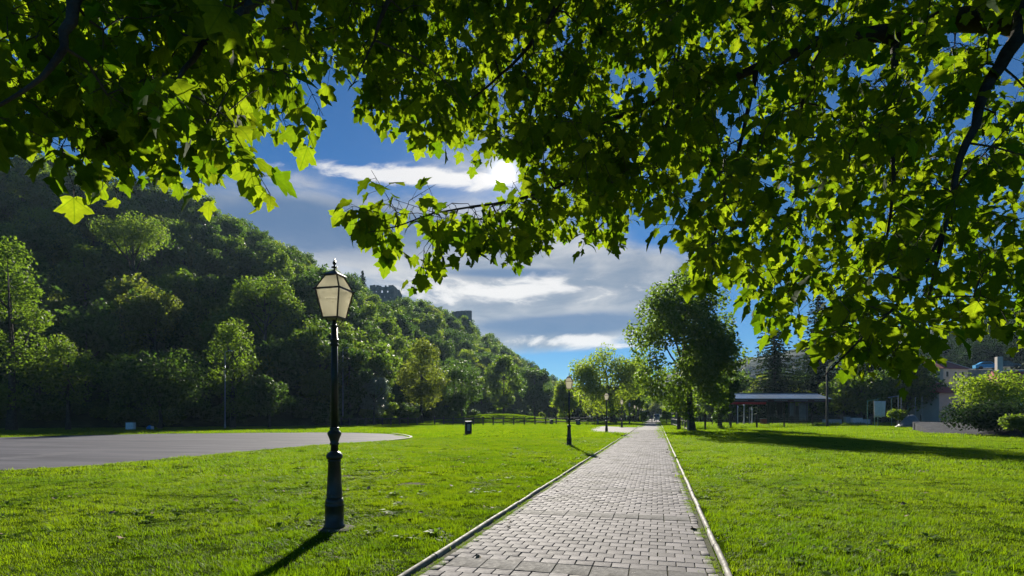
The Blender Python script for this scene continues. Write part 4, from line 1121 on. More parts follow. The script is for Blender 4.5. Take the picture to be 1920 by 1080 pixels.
# ================================================================== RIGHT SIDE: WIRE FENCE, SHELTER, COURT
fpost = [(1273, 806.8, 92), (1322, 806.2, 24), (1370, 804.2, 34), (1419, 803.2, 37), (1470, 801.8, 35), (1523, 800.2, 34), (1577, 797.6, 31), (1634, 797.6, 35), (1684, 797.8, 34), (1727, 798.6, 36)]
e = empty('wire_fence', gnd(1273, 806.8)); o0 = e.location.copy()
tops = []
for i, (x, y, hp) in enumerate(fpost):
    p = gnd(x, y) - o0; Z = EYE * FPX / (y - HOR); hh = hp / FPX * Z if i else 4.9
    if i: hh = 1.75 * rb.uniform(.95, 1.05)
    w = .22 if i else .40
    g_ = MB(); g_.tube([(p.x, p.y, -.1), (p.x + rb.uniform(-.03, .03), p.y, hh - .06), (p.x + rb.uniform(-.03, .03), p.y, hh)], [w / 2, w / 2, w * .3], 8)
    g_.build('post', M['wood'], e); tops.append((p, min(hh, 1.7)))
g_ = MB()
for (a, ha), (b_, hb) in zip(tops[:-1], tops[1:]):
    for f in np.linspace(.12, .97, 7): g_.tube([(a.x, a.y, ha * f), ((a.x + b_.x) / 2, (a.y + b_.y) / 2, (ha + hb) / 2 * f - .015), (b_.x, b_.y, hb * f)], .006, 4)
    L_ = (b_ - a).length
    for t in np.arange(.25, L_, .25): q = a.lerp(b_, t / L_); g_.tube([(q.x, q.y, .05), (q.x, q.y, ha * .97)], .004, 3)
tag(g_.build('wire_mesh', M['metal_grey'], e), kind='stuff')
tag(e, 'wire mesh fence on wooden posts across the right lawn, running to the court', 'fence')
pp = [gz(1271 - i * 2.2, 62 + i * 8) for i in range(6)]
rail_fence('post_fence', 'row of grey posts receding along the right side of the far path', [Vector((3.1 - i * .1, 60 + i * 4.2, 0)) for i in range(9)], 2.0, M['wood_grey'], (1.9, 1.0, .25), post_w=.2)
# thick post that rises in front of the shelter
p = gz(1551, 73); e = empty('timber_pole', p); Hp = at(1551, 690, 73).z
MB().lathe([(.17, -.1), (.16, .3), (.13, Hp)], 10).build('shaft', M['wood'], e, True); MB().lathe([(.135, Hp - .05), (.135, Hp + .02), (.05, Hp + .06)], 10).build('cap', M['metal_grey'], e)
tag(e, 'tall round timber pole in front of the right end of the shelter', 'pole')

def shelter():
    Z = 88.0; k = Z / FPX
    o = gz(1450, Z); e = empty('open_shelter', o, YAW + .04)
    def X(px): return (px - 1450) * k
    zf, zr = at(1450, 747.5, Z).z, at(1450, 737.5, Z).z
    x0, x1 = X(1338), X(1558); D = 7.0
    # sheet roof, panel by panel, low gable
    n = 14
    for i in range(n):
        a, b_ = x0 + (x1 - x0) * i / n + .02, x0 + (x1 - x0) * (i + 1) / n - .02
        dz = rb.uniform(-.015, .015)
        V = [(a, -.6, zf + .02), (b_, -.6, zf + .02), (b_, 3.2, zr + .05 + dz), (a, 3.2, zr + .05 + dz)]
        V += [(v[0], v[1], v[2] - .05) for v in V]
        MB().add(V, [(0, 1, 2, 3), (7, 6, 5, 4), (0, 4, 5, 1), (1, 5, 6, 2), (2, 6, 7, 3), (3, 7, 4, 0)]).build('roof_sheet', M['roof_blue'], e)
        V = [(a, 3.2, zr + .04 + dz), (b_, 3.2, zr + .04 + dz), (b_, D, zf), (a, D, zf)]
        V += [(v[0], v[1], v[2] - .05) for v in V]
        MB().add(V, [(0, 1, 2, 3), (7, 6, 5, 4), (0, 4, 5, 1), (1, 5, 6, 2), (2, 6, 7, 3), (3, 7, 4, 0)]).build('roof_sheet', M['roof_blue'], e)
    g_ = MB(); g_.tube([(x0, 3.2, zr + .08), (x1, 3.2, zr + .08)], .07, 8); g_.build('ridge_cap', M['metal_grey'], e)
    MB().box(((x0 + x1) / 2, -.60, zf - .04), (x1 - x0 + .1, .10, .08)).build('gutter', M['metal_grey'], e)
    fa = MB().box(((X(1362) + X(1556)) / 2, -.52, zf - .32), (X(1556) - X(1362), .06, .46)).build('fascia', M['maroon'], e)
    fx = [(1374, 1398), (1411, 1435), (1448, 1473), (1486, 1512), (1525, 1547)]
    tb = random.Random(4)
    for a, b_ in fx:                          # weathered pale lettering strips, unreadable at this distance
        g_ = MB(); x = X(a)
        while x < X(b_):
            w = tb.uniform(.07, .13); hh = tb.choice((.13, .17, .17))
            g_.box((x + w / 2, -.555, zf - .30), (w * .45, .008, hh)); g_.box((x + w * .7, -.555, zf - .30 + tb.uniform(-.06, .06)), (w * .4, .008, .035)); x += w + .05
        g_.build('lettering', M['metal_grey'], fa)
    MB().box(((X(1366) + X(1433)) / 2, -.50, zf - .73), (X(1433) - X(1366), .05, .34)).build('awning', M['red'], e)
    for px in (1365, 1378.5, 1440, 1478, 1488, 1512, 1549):
        for y in (-.3, D - .5):
            g_ = MB(); g_.bar((X(px), y, 0), (X(px), y, zf - .1), .13); g_.build('post', M['wood'], e)
    # back wall boards on the right part, side counter
    x = X(1524)
    while x < X(1556): MB().box((x + .14, D - .8, 1.6), (.26, .05, 3.2)).build('board', M['dark'], e); x += .28
    MB().box(((X(1541) + X(1577)) / 2, -.45, .45), (X(1577) - X(1541), .25, 1.0)).build('counter', M['blue_grey'], e)
    return tag(e, 'long open shelter with blue grey sheet roof and red awning behind the wire fence', 'shelter')
M['maroon'] = surf('maroon_board', (.07, .022, .02), (.11, .035, .03), 3, .8, .2)
M['blue_grey'] = surf('blue_grey_panel', (.22, .28, .33), (.32, .38, .43), 2, .7, .2)
shelter()
# hanging sheets and things under the shelter
def drape(px, Z, top, bot, half, label, mat, seed):
    r = random.Random(seed); p = gz(px, Z); e = empty('hanging_sheet', p, YAW)
    zt, zb = at(px, top, Z).z, at(px, bot, Z).z; w = half / FPX * Z
    n, m = 12, 6; ph = r.uniform(0, 6); V, F = [], []
    for s_ in (0, .03):
        for j in range(m + 1):
            for i in range(n + 1):
                u = i / n * 2 - 1; f = j / m
                V.append((u * w * (1 - .12 * f), .10 * math.sin(u * 9 + ph) * (.4 + f) + s_, zt + (zb - zt) * f + .08 * math.sin(u * 5 + ph) * f))
    q = (n + 1) * (m + 1)
    for j in range(m):
        for i in range(n):
            a = j * (n + 1) + i; F.append((a, a + 1, a + n + 2, a + n + 1)); F.append((q + a, q + a + n + 1, q + a + n + 2, q + a + 1))
    border = [i for i in range(n + 1)] + [(j + 1) * (n + 1) - 1 for j in range(1, m + 1)] + [m * (n + 1) + i for i in range(n - 1, -1, -1)] + [j * (n + 1) for j in range(m - 1, 0, -1)]
    for a, b_ in zip(border, border[1:] + border[:1]): F.append((a, a + q, b_ + q, b_))
    MB().add(V, F).build('sheet', mat, e, True)
    g_ = MB(); g_.tube([(-w - .1, .015, zt + .02), (w + .1, .015, zt + .02)], .025, 6); g_.build('rod', M['wood'], e)
    return tag(e, label, 'sheet')
drape(1446, 90, 755, 782, 6, 'brownish sheet hanging under the middle of the shelter', M['wood'], 1)
drape(1462, 91, 755, 784, 6, 'dark sheet hanging right of the brownish one under the shelter', M['dark'], 2)
drape(1484, 90, 756, 780, 7, 'grey sheet hanging under the shelter right of centre', M['tarp'], 3)
drape(1506, 90, 756, 788, 9, 'wide pale grey tarpaulin hanging under the right part of the shelter', M['tarp'], 4)
drape(1650, 74, 752, 782, 11, 'white cloth hanging between the green posts of the court', M['cloth'], 5)
for i, (px, Z, top, lb) in enumerate([(1383, 100, 761, 'leftmost white post standing behind the shelter'), (1395, 100, 758, 'second white post from the left behind the shelter'), (1405, 101, 764, 'third white post from the left behind the shelter'), (1410, 103, 766, 'fourth white post, right of the others behind the shelter')]):
    p = gz(px, Z); e = empty('white_post', p); H = at(px, top, Z).z
    MB().lathe([(.16, -.05), (.16, .35), (.09, .42), (.08, H - .4), (.14, H - .3), (.14, H - .02), (.04, H)], 10).build('shaft', M['white'], e, True); MB().lathe([(.04, H - .01), (.05, H + .05), (.01, H + .10)], 8).build('cap', M['metal_grey'], e)
    tag(e, lb, 'post', 'white posts behind the shelter')
def crate(px, Z, w, h, label, mat, nm='storage_box'):
    e = empty(nm, gz(px, Z), YAW + .2)
    MB().box((0, 0, h / 2), (w, w * .7, h)).build('body', mat, e); MB().box((0, 0, h + .02), (w * 1.06, w * .76, .06), taper=.95).build('lid', M['metal_grey'], e)
    return tag(e, label, 'box')
crate(1432, 96, 1.0, 1.0, 'small orange brown crate under the shelter', M['tile'])
crate(1602, 92, 1.9, 1.15, 'white box behind the right lawn, left of the court posts', M['white'])
crate(1619, 94, 1.6, .9, 'lower pale box right of the white box', M['cloth'])
crate(1588, 90, .8, 1.3, 'blue grey box at the right end of the shelter', M['blue_grey'])
# ball court frame
e = empty('ball_court', gz(1670, 76), YAW); k = 76 / FPX
def X(px): return (px - 1670) * k
for px, top, mt in [(1625, 751, 'green_paint'), (1638, 750, 'green_paint'), (1648, 747, 'green_paint'), (1671, 744.5, 'green_paint'), (1682, 743, 'metal_grey'), (1692, 741, 'metal_grey'), (1703, 760, 'green_paint'), (1714, 745, 'metal_grey'), (1727, 744, 'metal_grey')]:
    zt = at(px, top, 76).z; g_ = MB(); y = .8 * math.sin(px); g_.tube([(X(px), y * .3, -.05), (X(px), y * .3, zt)], .045, 7); g_.build('post', M[mt], e)
g_ = MB(); g_.tube([(X(1665), 0, at(1665, 745.3, 76).z), (X(1696), 0, at(1696, 740.6, 76).z)], .05, 7); g_.build('top_rail', M['metal_grey'], e)
g_ = MB(); g_.tube([(X(1625), 0, at(1625, 752, 76).z), (X(1649), 0, at(1649, 747.5, 76).z)], .04, 7); g_.build('top_rail', M['green_paint'], e)
tag(e, 'frame of green and grey metal posts of a ball court', 'frame')
e = empty('covered_heap', gz(1706, 74), YAW)
g_ = MB(); V, F = [], []
for j in range(7):
    for i in range(9):
        u, v = i / 8 * 2 - 1, j / 6 * 2 - 1
        hgt = 1.75 * max(0, (1 - abs(u) ** 2.2) * (1 - abs(v) ** 2.5)) * (.72 + .28 * math.sin(2.3 * u + 1)) + .05 * math.sin(9 * u + 7 * v)
        V.append((u * 1.6, v * 1.1, hgt))
for j in range(6):
    for i in range(8): a = j * 9 + i; F.append((a, a + 1, a + 10, a + 9))
F.append((54, 55, 56, 57, 58, 59, 60, 61, 62, 53, 44, 35, 26, 17, 8, 7, 6, 5, 4, 3, 2, 1, 0, 9, 18, 27, 36, 45))
g_.add(V, F); g_.build('cover', M['tarp'], e, True)
g_ = MB(); g_.tube([(-1.3, -1.0, .25), (-.2, -1.05, .5), (1.3, -1.0, .3)], .02, 5); g_.build('strap', M['dark'], e)
tag(e, 'heap under a dark grey cover at the right end of the wire fence', 'heap')

# stone bank by the stream
e = empty('retaining_wall', gz(1775, 64), YAW + .1)
k = 64 / FPX
for i in range(4): MB().box(((-32 + i * 17 + 8) * k, 0, .35), (17 * k - .03, .35, .78 + rb.uniform(-.03, .03))).build('wall_block', M['concrete'], e)
tag(e, 'low concrete wall behind the pale stones on the right', 'wall')
r = np.random.RandomState(31); Vs, Fs, Rs = [], [], []
ico = bmesh.new(); bmesh.ops.create_icosphere(ico, subdivisions=1, radius=1); ico.verts.ensure_lookup_table()
IV = np.array([v.co[:] for v in ico.verts]); IF = np.array([[v.index for v in f.verts] for f in ico.faces]); ico.free()
o0 = gz(1762, 58)
for i in range(520):
    px = r.uniform(1732, 1794); Z = r.uniform(54, 62.5); p = gz(px, Z)
    s = r.uniform(.10, .24); A = IV * (1 + r.uniform(-.22, .22, IV.shape)) * s * (1.2, 1, .7)
    Vs.append(A + (p.x, p.y, .06 + (Z - 54) * .045)); Fs.append(IF + i * len(IV)); Rs += [r.rand()] * len(IF)
tag(obj('stone_bed', np_mesh('stone_bed', np.concatenate(Vs), np.concatenate(Fs), Rs), M['gravel']), 'bed of pale rounded stones behind the right lawn', 'stones', kind='stuff')
e = empty('stone_bank', gz(1840, 45), YAW); 
A_ = [gz(1772, 49) - e.location, gz(1912, 39.5) - e.location, gz(1925, 46) - e.location, gz(1790, 57) - e.location]
ztop = [0.02, 0.02, .95, 1.05]
for i in range(5):
    f0, f1 = i / 5, (i + 1) / 5 - .006
    a, b_, c, d_ = A_[0].lerp(A_[1], f0), A_[0].lerp(A_[1], f1), A_[3].lerp(A_[2], f1), A_[3].lerp(A_[2], f0)
    up = rb.uniform(-.04, .04)
    V = [(a.x, a.y, .03), (b_.x, b_.y, .03), (c.x, c.y, .95 + up), (d_.x, d_.y, .95 + up)]
    V += [(v[0], v[1], -.25) for v in V]
    MB().add(V, [(0, 1, 2, 3), (7, 6, 5, 4), (0, 4, 5, 1), (1, 5, 6, 2), (2, 6, 7, 3), (3, 7, 4, 0)]).build('bank_slab', M['basalt'], e)
tag(e, 'sloping bank of dark stone slabs at the right edge of the lawn', 'bank')

# ================================================================== HOUSES
def house(px, Z, half, eave, ridge, base_z, depth, wall, roofm, label, rz=0.0, hip=.45, wins=(), chimney=None, back_x=0):
    k = Z / FPX; o = gz(px, Z); e = empty('house', o, YAW + rz)
    ze, zr = at(px, eave, Z).z, at(px, ridge, Z).z; w = half * k
    MB().box((0, depth / 2, (ze + base_z) / 2), (2 * w, depth, ze - base_z)).build('wall', M[wall], e)
    ov = .45; a = w + ov; b0, b1 = -ov, depth + ov
    V = [(-a, b0, ze - .1), (a, b0, ze - .1), (a, b1, ze - .1), (-a, b1, ze - .1), (-a * (1 - hip), depth / 2, zr), (a * (1 - hip), depth / 2, zr)]
    rf = MB().add(V, [(3, 2, 1, 0), (0, 1, 5, 4), (1, 2, 5), (2, 3, 4, 5), (3, 0, 4)]).build('roof', M[roofm], e)
    g_ = MB(); g_.tube([V[4], V[5]], .12, 6); g_.build('ridge_tiles', M['cream'], rf)
    for q in (0, 1): g_ = MB(); g_.tube([V[q], V[4 + q]], .11, 6); g_.build('hip_tiles', M['cream'] if q else M[roofm], rf)
    for (x, z, ww, hh) in wins:
        f_ = MB().box((x, -.03, z), (ww + .2, .08, hh + .2)).build('window', M['white'], e)
        for s_ in (-1, 1): MB().box((x + s_ * ww / 4, -.08, z), (ww / 2 - .05, .03, hh)).build('pane', M['window'], f_)
        MB().box((x, -.09, z - hh / 2 - .13), (ww + .35, .16, .06)).build('sill', M['concrete'], f_)
    if chimney:
        MB().box((chimney[0], depth * .5, zr + chimney[1] / 2 - .6), (.7, .7, chimney[1] + 1.2)).build('chimney', M['cream'], rf)
    return tag(e, label, 'house')
zb = 3.0
zc = at(1795, 702, 118).z
house(1793, 118, 36, 691, 669, zb, 9, 'cream', 'tile', 'cream house with red hipped roof among trees on the right slope', .35, .55, [(-2.9, zc, .7, 1.1), (-.3, zc, .7, 1.1), (2.0, zc, .8, 1.2), (-2.9, zc - 3, .7, 1.1), (-.3, zc - 3, .7, 1.1), (2.0, zc - 3, .8, 1.2)])
house(1780, 96, 26, 736, 714, 0.5, 7, 'cream', 'tile', 'low dark roofed outbuilding in front of the cream hipped house', .3, .3, [(0, 3.0, .8, .9)])
house(1935, 80, 36, 728, 692, 0.5, 8, 'cream', 'tile_red', 'cream gabled house with bright red roof cut by the right edge', -.25, .1, [(0, 3.2, .8, 1.1)], (-2.0, 2.2))
# parked cars with blue roofs on the slope road
def parked(px, Z, y, label, paint):
    p = at(px, y, Z); e = empty('parked_car', p, YAW + 1.2)
    prof = [(-2.0, .30), (-2.0, .75), (-1.7, .85), (-.9, .95), (-.35, 1.42), (.9, 1.45), (1.6, .98), (2.0, .9), (2.0, .30)]; n = len(prof)
    V = [(-.8, a, z) for a, z in prof] + [(.8, a, z) for a, z in prof]
    MB().add(V, [tuple(range(n)), tuple(reversed(range(n, 2 * n)))] + [(i, n + i, n + (i + 1) % n, (i + 1) % n) for i in range(n)]).build('body', paint, e)
    for sx in (-1, 1):
        g_ = MB(); g_.add([(sx * .81, -.7, .98), (sx * .81, 1.3, .98), (sx * .81, .8, 1.36), (sx * .81, -.3, 1.36), (sx * .79, -.7, .98), (sx * .79, 1.3, .98), (sx * .79, .8, 1.36), (sx * .79, -.3, 1.36)], [(0, 1, 2, 3), (7, 6, 5, 4), (0, 4, 5, 1), (1, 5, 6, 2), (2, 6, 7, 3), (3, 7, 4, 0)]); g_.build('side_window', M['window'], e)
        for a in (-1.25, 1.25):
            g_ = MB(); g_.tube([(sx * .82 - .1, a, .31), (sx * .82 + .02, a, .31)], .31, 14); g_.build('wheel', M['rubber'], e)
    g_ = MB(); g_.add([(-.7, -.87, 1.0), (.7, -.87, 1.0), (.62, -.40, 1.40), (-.62, -.40, 1.40), (-.7, -.84, .97), (.7, -.84, .97), (.62, -.37, 1.37), (-.62, -.37, 1.37)], [(0, 1, 2, 3), (7, 6, 5, 4), (0, 4, 5, 1), (2, 6, 7, 3), (1, 5, 6, 2), (3, 7, 4, 0)]); g_.build('windscreen', M['window'], e)
    return tag(e, label, 'car')
carb = surf('blue_car_paint', (.04, .30, .60), (.05, .34, .66), 2, .25, 0, spec=.6); carg = surf('dark_car_paint', (.03, .04, .06), (.05, .06, .09), 2, .25, 0, spec=.6)
parked(1851, 105, 693, 'bright blue parked car above the round bush', carb)
parked(1886, 108, 691, 'dark parked car right of the blue one above the bush', carg)
g_ = MB()
V = [at(1815, 693.3, 101), at(1930, 693.3, 101), at(1930, 692.8, 112), at(1815, 692.8, 112)]
V = [tuple(v) for v in V]; V += [(v[0], v[1], v[2] - 6.0) for v in V]
tag(g_.add(V, [(0, 1, 2, 3), (7, 6, 5, 4), (0, 4, 5, 1), (1, 5, 6, 2), (2, 6, 7, 3), (3, 7, 4, 0)]).build('slope_terrace', M['concrete']), 'raised terrace on the right slope where the cars stand', 'terrace', kind='structure')

# ================================================================== THE MAPLE OVERHEAD
def canopy():
    r = np.random.RandomState(17); rr = random.Random(17)
    TR = cw(7.4, 4.4)
    root = empty('maple_tree', (TR.x, TR.y, 0))
    o0 = np.array([TR.x, TR.y, 0.0])
    def W3(px, py, Z): return np.array(at(px, py, Z))
    # --- trunk and limbs (the trunk stands right of the frame)
    top = np.array([TR.x - .2, TR.y + .1, 8.5])
    g_ = MB(); g_.tube([Vector((0, 0, -.2)), Vector((.05, 0, 1.2)), Vector((-.05, .05, 3.2)), Vector((0, .1, 5.2)), Vector((-.2, .1, 8.5))], [.46, .34, .29, .24, .12], 14)
    g_.build('trunk', M['bark'], root, True)
    T = lambda z: np.array([TR.x, TR.y + .05, z])
    limbs = [
      ([T(3.6), W3(1905, 40, 5.4), W3(1690, 62, 5.3), W3(1560, 78, 5.4), W3(1420, 130, 5.7), W3(1290, 172, 6.1), W3(1130, 230, 6.6), W3(1010, 270, 6.9)], [.16, .12, .085, .06, .047, .036, .022, .012]),
      ([T(4.6), W3(1990, -60, 4.8), W3(1905, 70, 4.6), W3(1850, 175, 4.5), W3(1800, 300, 4.4), W3(1770, 430, 4.3), W3(1740, 560, 4.3)], [.14, .085, .06, .04, .026, .018, .010]),
      ([T(5.2), W3(1500, -180, 5.0), W3(1100, -160, 4.6), W3(760, -120, 4.0), W3(560, -40, 3.5), W3(430, 40, 3.2), W3(345, 130, 3.0), W3(328, 195, 2.95)], [.15, .10, .075, .055, .036, .022, .012, .006]),
      ([T(6.0), W3(1300, -420, 5.0), W3(760, -330, 4.0), W3(330, -190, 3.2), W3(160, -30, 2.8), W3(120, 90, 2.7), W3(60, 160, 2.65), W3(-30, 215, 2.6)], [.15, .10, .07, .05, .032, .018, .010, .006]),
      ([W3(1560, 78, 5.4), W3(1515, 140, 5.2), W3(1498, 250, 5.0), W3(1494, 350, 4.9)], [.04, .018, .012, .007]),
      ([W3(1690, 62, 5.3), W3(1672, 170, 4.9), W3(1675, 330, 4.7), W3(1660, 470, 4.6)], [.045, .022, .015, .008]),
      ([W3(1130, 230, 6.6), W3(1080, 330, 6.0), W3(990, 368, 5.3), W3(900, 386, 4.7), W3(820, 398, 4.4), W3(740, 425, 4.2), W3(655, 442, 4.1)], [.018, .014, .011, .009, .007, .005, .003]),
      ([W3(1100, -160, 4.6), W3(1040, 20, 5.0), W3(960, 120, 5.4), W3(880, 190, 5.6)], [.04, .025, .014, .008]),
      ([W3(1420, 130, 5.7), W3(1390, 260, 5.6), W3(1350, 400, 5.4), W3(1320, 520, 5.2)], [.03, .016, .010, .006]),
      ([W3(1290, 172, 6.1), W3(1220, 280, 6.2), W3(1160, 380, 6.2), W3(1110, 440, 6.2)], [.024, .014, .009, .005]),
      ([W3(760, -120, 4.0), W3(720, 20, 4.1), W3(695, 90, 4.2), W3(660, 160, 4.2)], [.03, .016, .008, .003]),
      ([W3(1770, 430, 4.3), W3(1690, 560, 4.2), W3(1600, 650, 4.1), W3(1540, 710, 4.1)], [.016, .011, .008, .004]),
    ]
    nodes, nrad = [], []
    for P, R in limbs:
        P = np.array(P); Q, QR = [], []
        for a in range(len(P) - 1):
            p0, p1, p2, p3 = P[max(a - 1, 0)], P[a], P[a + 1], P[min(a + 2, len(P) - 1)]
            for t in (0, .25, .5, .75):
                Q.append(.5 * ((2 * p1) + (-p0 + p2) * t + (2 * p0 - 5 * p1 + 4 * p2 - p3) * t * t + (-p0 + 3 * p1 - 3 * p2 + p3) * t ** 3) + r.normal(size=3) * R[a] * .22)
                QR.append(R[a] + (R[a + 1] - R[a]) * t)
        Q.append(P[-1]); QR.append(R[-1])
        MB().tube([Vector(q - o0) for q in Q], QR, 9).build('branch', M['bark'], root, True)
        nodes += Q[2:]; nrad += QR[2:]
    # --- twig clusters through the canopy's volume: (outline in view, depth range, number)
    zones = [
      # left boughs, close to the eye
      ([(-260, -260), (640, -260), (640, 150), (640, 200), (630, 255), (600, 270), (580, 290), (545, 235), (480, 205), (450, 245), (445, 285), (400, 305), (335, 312), (285, 255), (225, 245), (215, 285), (130, 290), (85, 260), (20, 215), (-260, 250)], (2.8, 5.8), 620),
      # middle
      ([(560, -260), (1340, -260), (1340, 380), (1240, 372), (1195, 372), (1165, 425), (1120, 450), (1050, 432), (1010, 450), (965, 462), (900, 452), (888, 405), (925, 385), (922, 352), (905, 300), (900, 240), (862, 228), (820, 255), (755, 225), (705, 180), (650, 130), (590, 60)], (4.4, 8.6), 1430),
      # right, hanging low
      ([(1240, -260), (2200, -260), (2200, 600), (1920, 590), (1850, 582), (1790, 565), (1760, 585), (1735, 612), (1690, 630), (1630, 640), (1560, 630), (1510, 605), (1450, 575), (1395, 525), (1330, 495), (1300, 430), (1282, 400), (1250, 300)], (3.6, 8.0), 1330),
      # the fringe of low sprays at far right
      ([(1560, 600), (1715, 600), (1720, 650), (1700, 655), (1620, 655), (1570, 645)], (3.6, 5.5), 22),
      # the single spray under the sun
      ([(668, 385), (720, 365), (800, 375), (880, 370), (905, 400), (860, 420), (838, 470), (800, 480), (770, 430), (735, 445), (695, 430), (672, 420)], (3.9, 4.7), 23),
    ]
    def inside(p, poly):
        x, y = p; c = False; j = len(poly) - 1
        for i in range(len(poly)):
            xi, yi = poly[i]; xj, yj = poly[j]
            if (yi > y) != (yj > y) and x < (xj - xi) * (y - yi) / (yj - yi) + xi: c = not c
            j = i
        return c
    holes = [(940, 322, 30, 28), (640, 165, 26, 36), (600, 8, 20, 14), (1362, 195, 16, 20), (1300, 60, 10, 14), (1190, 100, 12, 10), (560, 250, 22, 16), (1890, 100, 26, 34), (1480, 110, 8, 10), (1310, 330, 12, 22)]
    cl = []
    for poly, (za, zb_), n in zones:
        xs = [p[0] for p in poly]; ys = [p[1] for p in poly]; k = 0; guard = 0
        while k < n and guard < n * 40:
            guard += 1
            x, y = r.uniform(min(xs), max(xs)), r.uniform(min(ys), max(ys))
            if not inside((x, y), poly): continue
            if any(((x - hx) / (hw + 26)) ** 2 + ((y - hy) / (hh + 26)) ** 2 < 1 for hx, hy, hw, hh in holes): continue
            Z = za + (zb_ - za) * r.uniform(0, 1) ** .8
            cl.append(W3(x, y, Z)); k += 1
    cl = np.array(cl)
    # --- connect each cluster to the nearest wood, nearest first
    N = [np.array(n_) for n_ in nodes]; Nr = list(nrad)
    A = np.array(N); dist = np.array([np.linalg.norm(A - c, axis=1).min() for c in cl])
    order = np.argsort(dist)
    buf = np.zeros((len(N) + len(cl) * 3 + 10, 3)); buf[:len(N)] = A; cnt = len(N); brad = Nr + [0] * (len(buf) - len(N))
    tw = MB()
    leaves = []      # position, axis dir, normal, size
    for oi in order:
        c = cl[oi]
        d = np.linalg.norm(buf[:cnt] - c, axis=1); j = int(d.argmin()); a = buf[j].copy(); L = d[j]
        ra = max(min(brad[j] * .8, .010), .0036)
        mid = (a + c) / 2 + r.normal(size=3) * L * .08 + np.array([0, 0, .06 * L])
        if L > .02: tw.tube([Vector(a - o0), Vector(mid - o0), Vector(c - o0)], [ra, ra * .8, max(ra * .6, .0022)], 5, cap=False)
        for q, qr in ((mid, ra * .8), (c, ra * .6)):
            buf[cnt] = q; brad[cnt] = max(qr, .0025); cnt += 1
        # a shoot with opposite leaves
        v = c - a; v = v / (np.linalg.norm(v) + 1e-6) * .5 + r.normal(size=3) * .45 + np.array([0, 0, -.45]); v /= np.linalg.norm(v)
        nl = r.randint(3, 6); p = c - v * .10; SL_ = r.uniform(.20, .36)
        tw.tube([Vector(c - o0), Vector(c + v * SL_ * .6 - o0), Vector(c + v * SL_ - o0)], [.0028, .002, .0014], 4, cap=False)
        side = r.normal(size=3); side -= v * side.dot(v); side /= np.linalg.norm(side)
        for q in range(nl):
            f = (q + .3) / nl; s = c + v * SL_ * f
            axis = side if q % 2 == 0 else np.cross(v, side)
            for sg in (-1, 1):
                if r.rand() < .12: continue
                out = axis * sg * .85 + v * .35 + np.array([0, 0, -.45]) + r.normal(size=3) * .28; out /= np.linalg.norm(out)
                pe = s + out * r.uniform(.05, .11)
                tw.tube([Vector(s - o0), Vector(pe - o0)], [.0019, .0014], 3, cap=False)
                ax = out * .6 + np.array([0, 0, -.55]) + r.normal(size=3) * .25; ax /= np.linalg.norm(ax)
                nn = np.array([0, 0, .85]) + out * .35 + r.normal(size=3) * .38; nn -= ax * nn.dot(ax); nn /= np.linalg.norm(nn)
                leaves.append((pe, ax, nn, (.065 + .085 * r.rand() ** .8) * (1.12 if len(leaves) and c[0] * RT.x + c[1] * RT.y < -1.0 else 1.0)))
    tag(tw.build('twigs', M['twig'], root), kind='stuff')
    # --- leaf shapes: five lobes, toothed, folded along the midrib
    half = [(.0, .0), (.10, -.075), (.26, -.07), (.43, .03), (.38, .11), (.36, .21), (.52, .34), (.66, .53), (.52, .54), (.42, .60), (.27, .56), (.31, .70), (.22, .77), (.15, .90), (.0, 1.05)]
    shapes = []
    for s_ in range(6):
        q = random.Random(40 + s_); fold = q.uniform(.02, .42); droop = q.uniform(.10, .65); cup = q.uniform(-.3, .3); wd = q.uniform(.86, 1.08)
        pts = [(x * wd * (1 + q.uniform(-.05, .05)), y + q.uniform(-.015, .015)) for x, y in half]
        ptl = [(-x * wd * (1 + q.uniform(-.05, .05)), y + q.uniform(-.015, .015)) for x, y in half[1:-1]]
        ring = pts + ptl[::-1]
        def zf(x, y): return fold * abs(x) - droop * (y - .3) ** 2 * (1 if y > .3 else .4) - .35 * droop * x * x + cup * x * y
        V = [(x, y, zf(x, y)) for x, y in ring] + [(0, .36, zf(0, .36) + .0), (0, .68, zf(0, .68))]
        n = len(ring); c0, c1 = n, n + 1
        F = []
        ti = half.index((.0, 1.05))
        for i in range(n):
            k = (i + 1) % n
            y_ = (ring[i][1] + ring[k][1]) / 2
            F.append((i, k, c1 if y_ > .60 else c0))
        # bridge the two hubs at the switch points
        for i in range(n):
            k = (i + 1) % n; h_ = (i - 1) % n
            ya = (ring[h_][1] + ring[i][1]) / 2; yb = (ring[i][1] + ring[k][1]) / 2
            if (ya > .60) != (yb > .60): F.append((c0, i, c1) if ya <= .60 else (c1, i, c0))
        shapes.append((np.array(V), np.array(F)))
    lm = []
    for V, F in shapes:
        me = np_mesh('leaf', V, F, None, False); me.materials.append(M['maple']); lm.append(me)
        av = me.attributes.new('leafuv', 'FLOAT_VECTOR', 'POINT'); av.data.foreach_set('vector', (V * (1, 1, 0)).astype(np.float32).ravel())
    P = np.array([l[0] for l in leaves]); AX = np.array([l[1] for l in leaves]); NN = np.array([l[2] for l in leaves]); S = np.array([l[3] for l in leaves])
    XX = np.cross(AX, NN)
    pick = r.randint(0, 6, len(P))
    u, v, Z = cam_px(P + AX * (S * .5)[:, None])
    ok = (u - 945) ** 2 + (v - 322) ** 2 > 21 ** 2          # the gap the sun shines through
    P, AX, NN, S, XX, pick, u, v, Z = (q[ok] for q in (P, AX, NN, S, XX, pick, u, v, Z))
    inside_f = (u > 0) & (u < 1920) & (v > 0) & (v < 1080)
    # shows largest: apparent size among leaves with little in front of them
    app = np.where(inside_f, S / Z, 0)
    big = np.argsort(-app)[:300]
    bigset = np.zeros(len(P), bool); bigset[big] = True
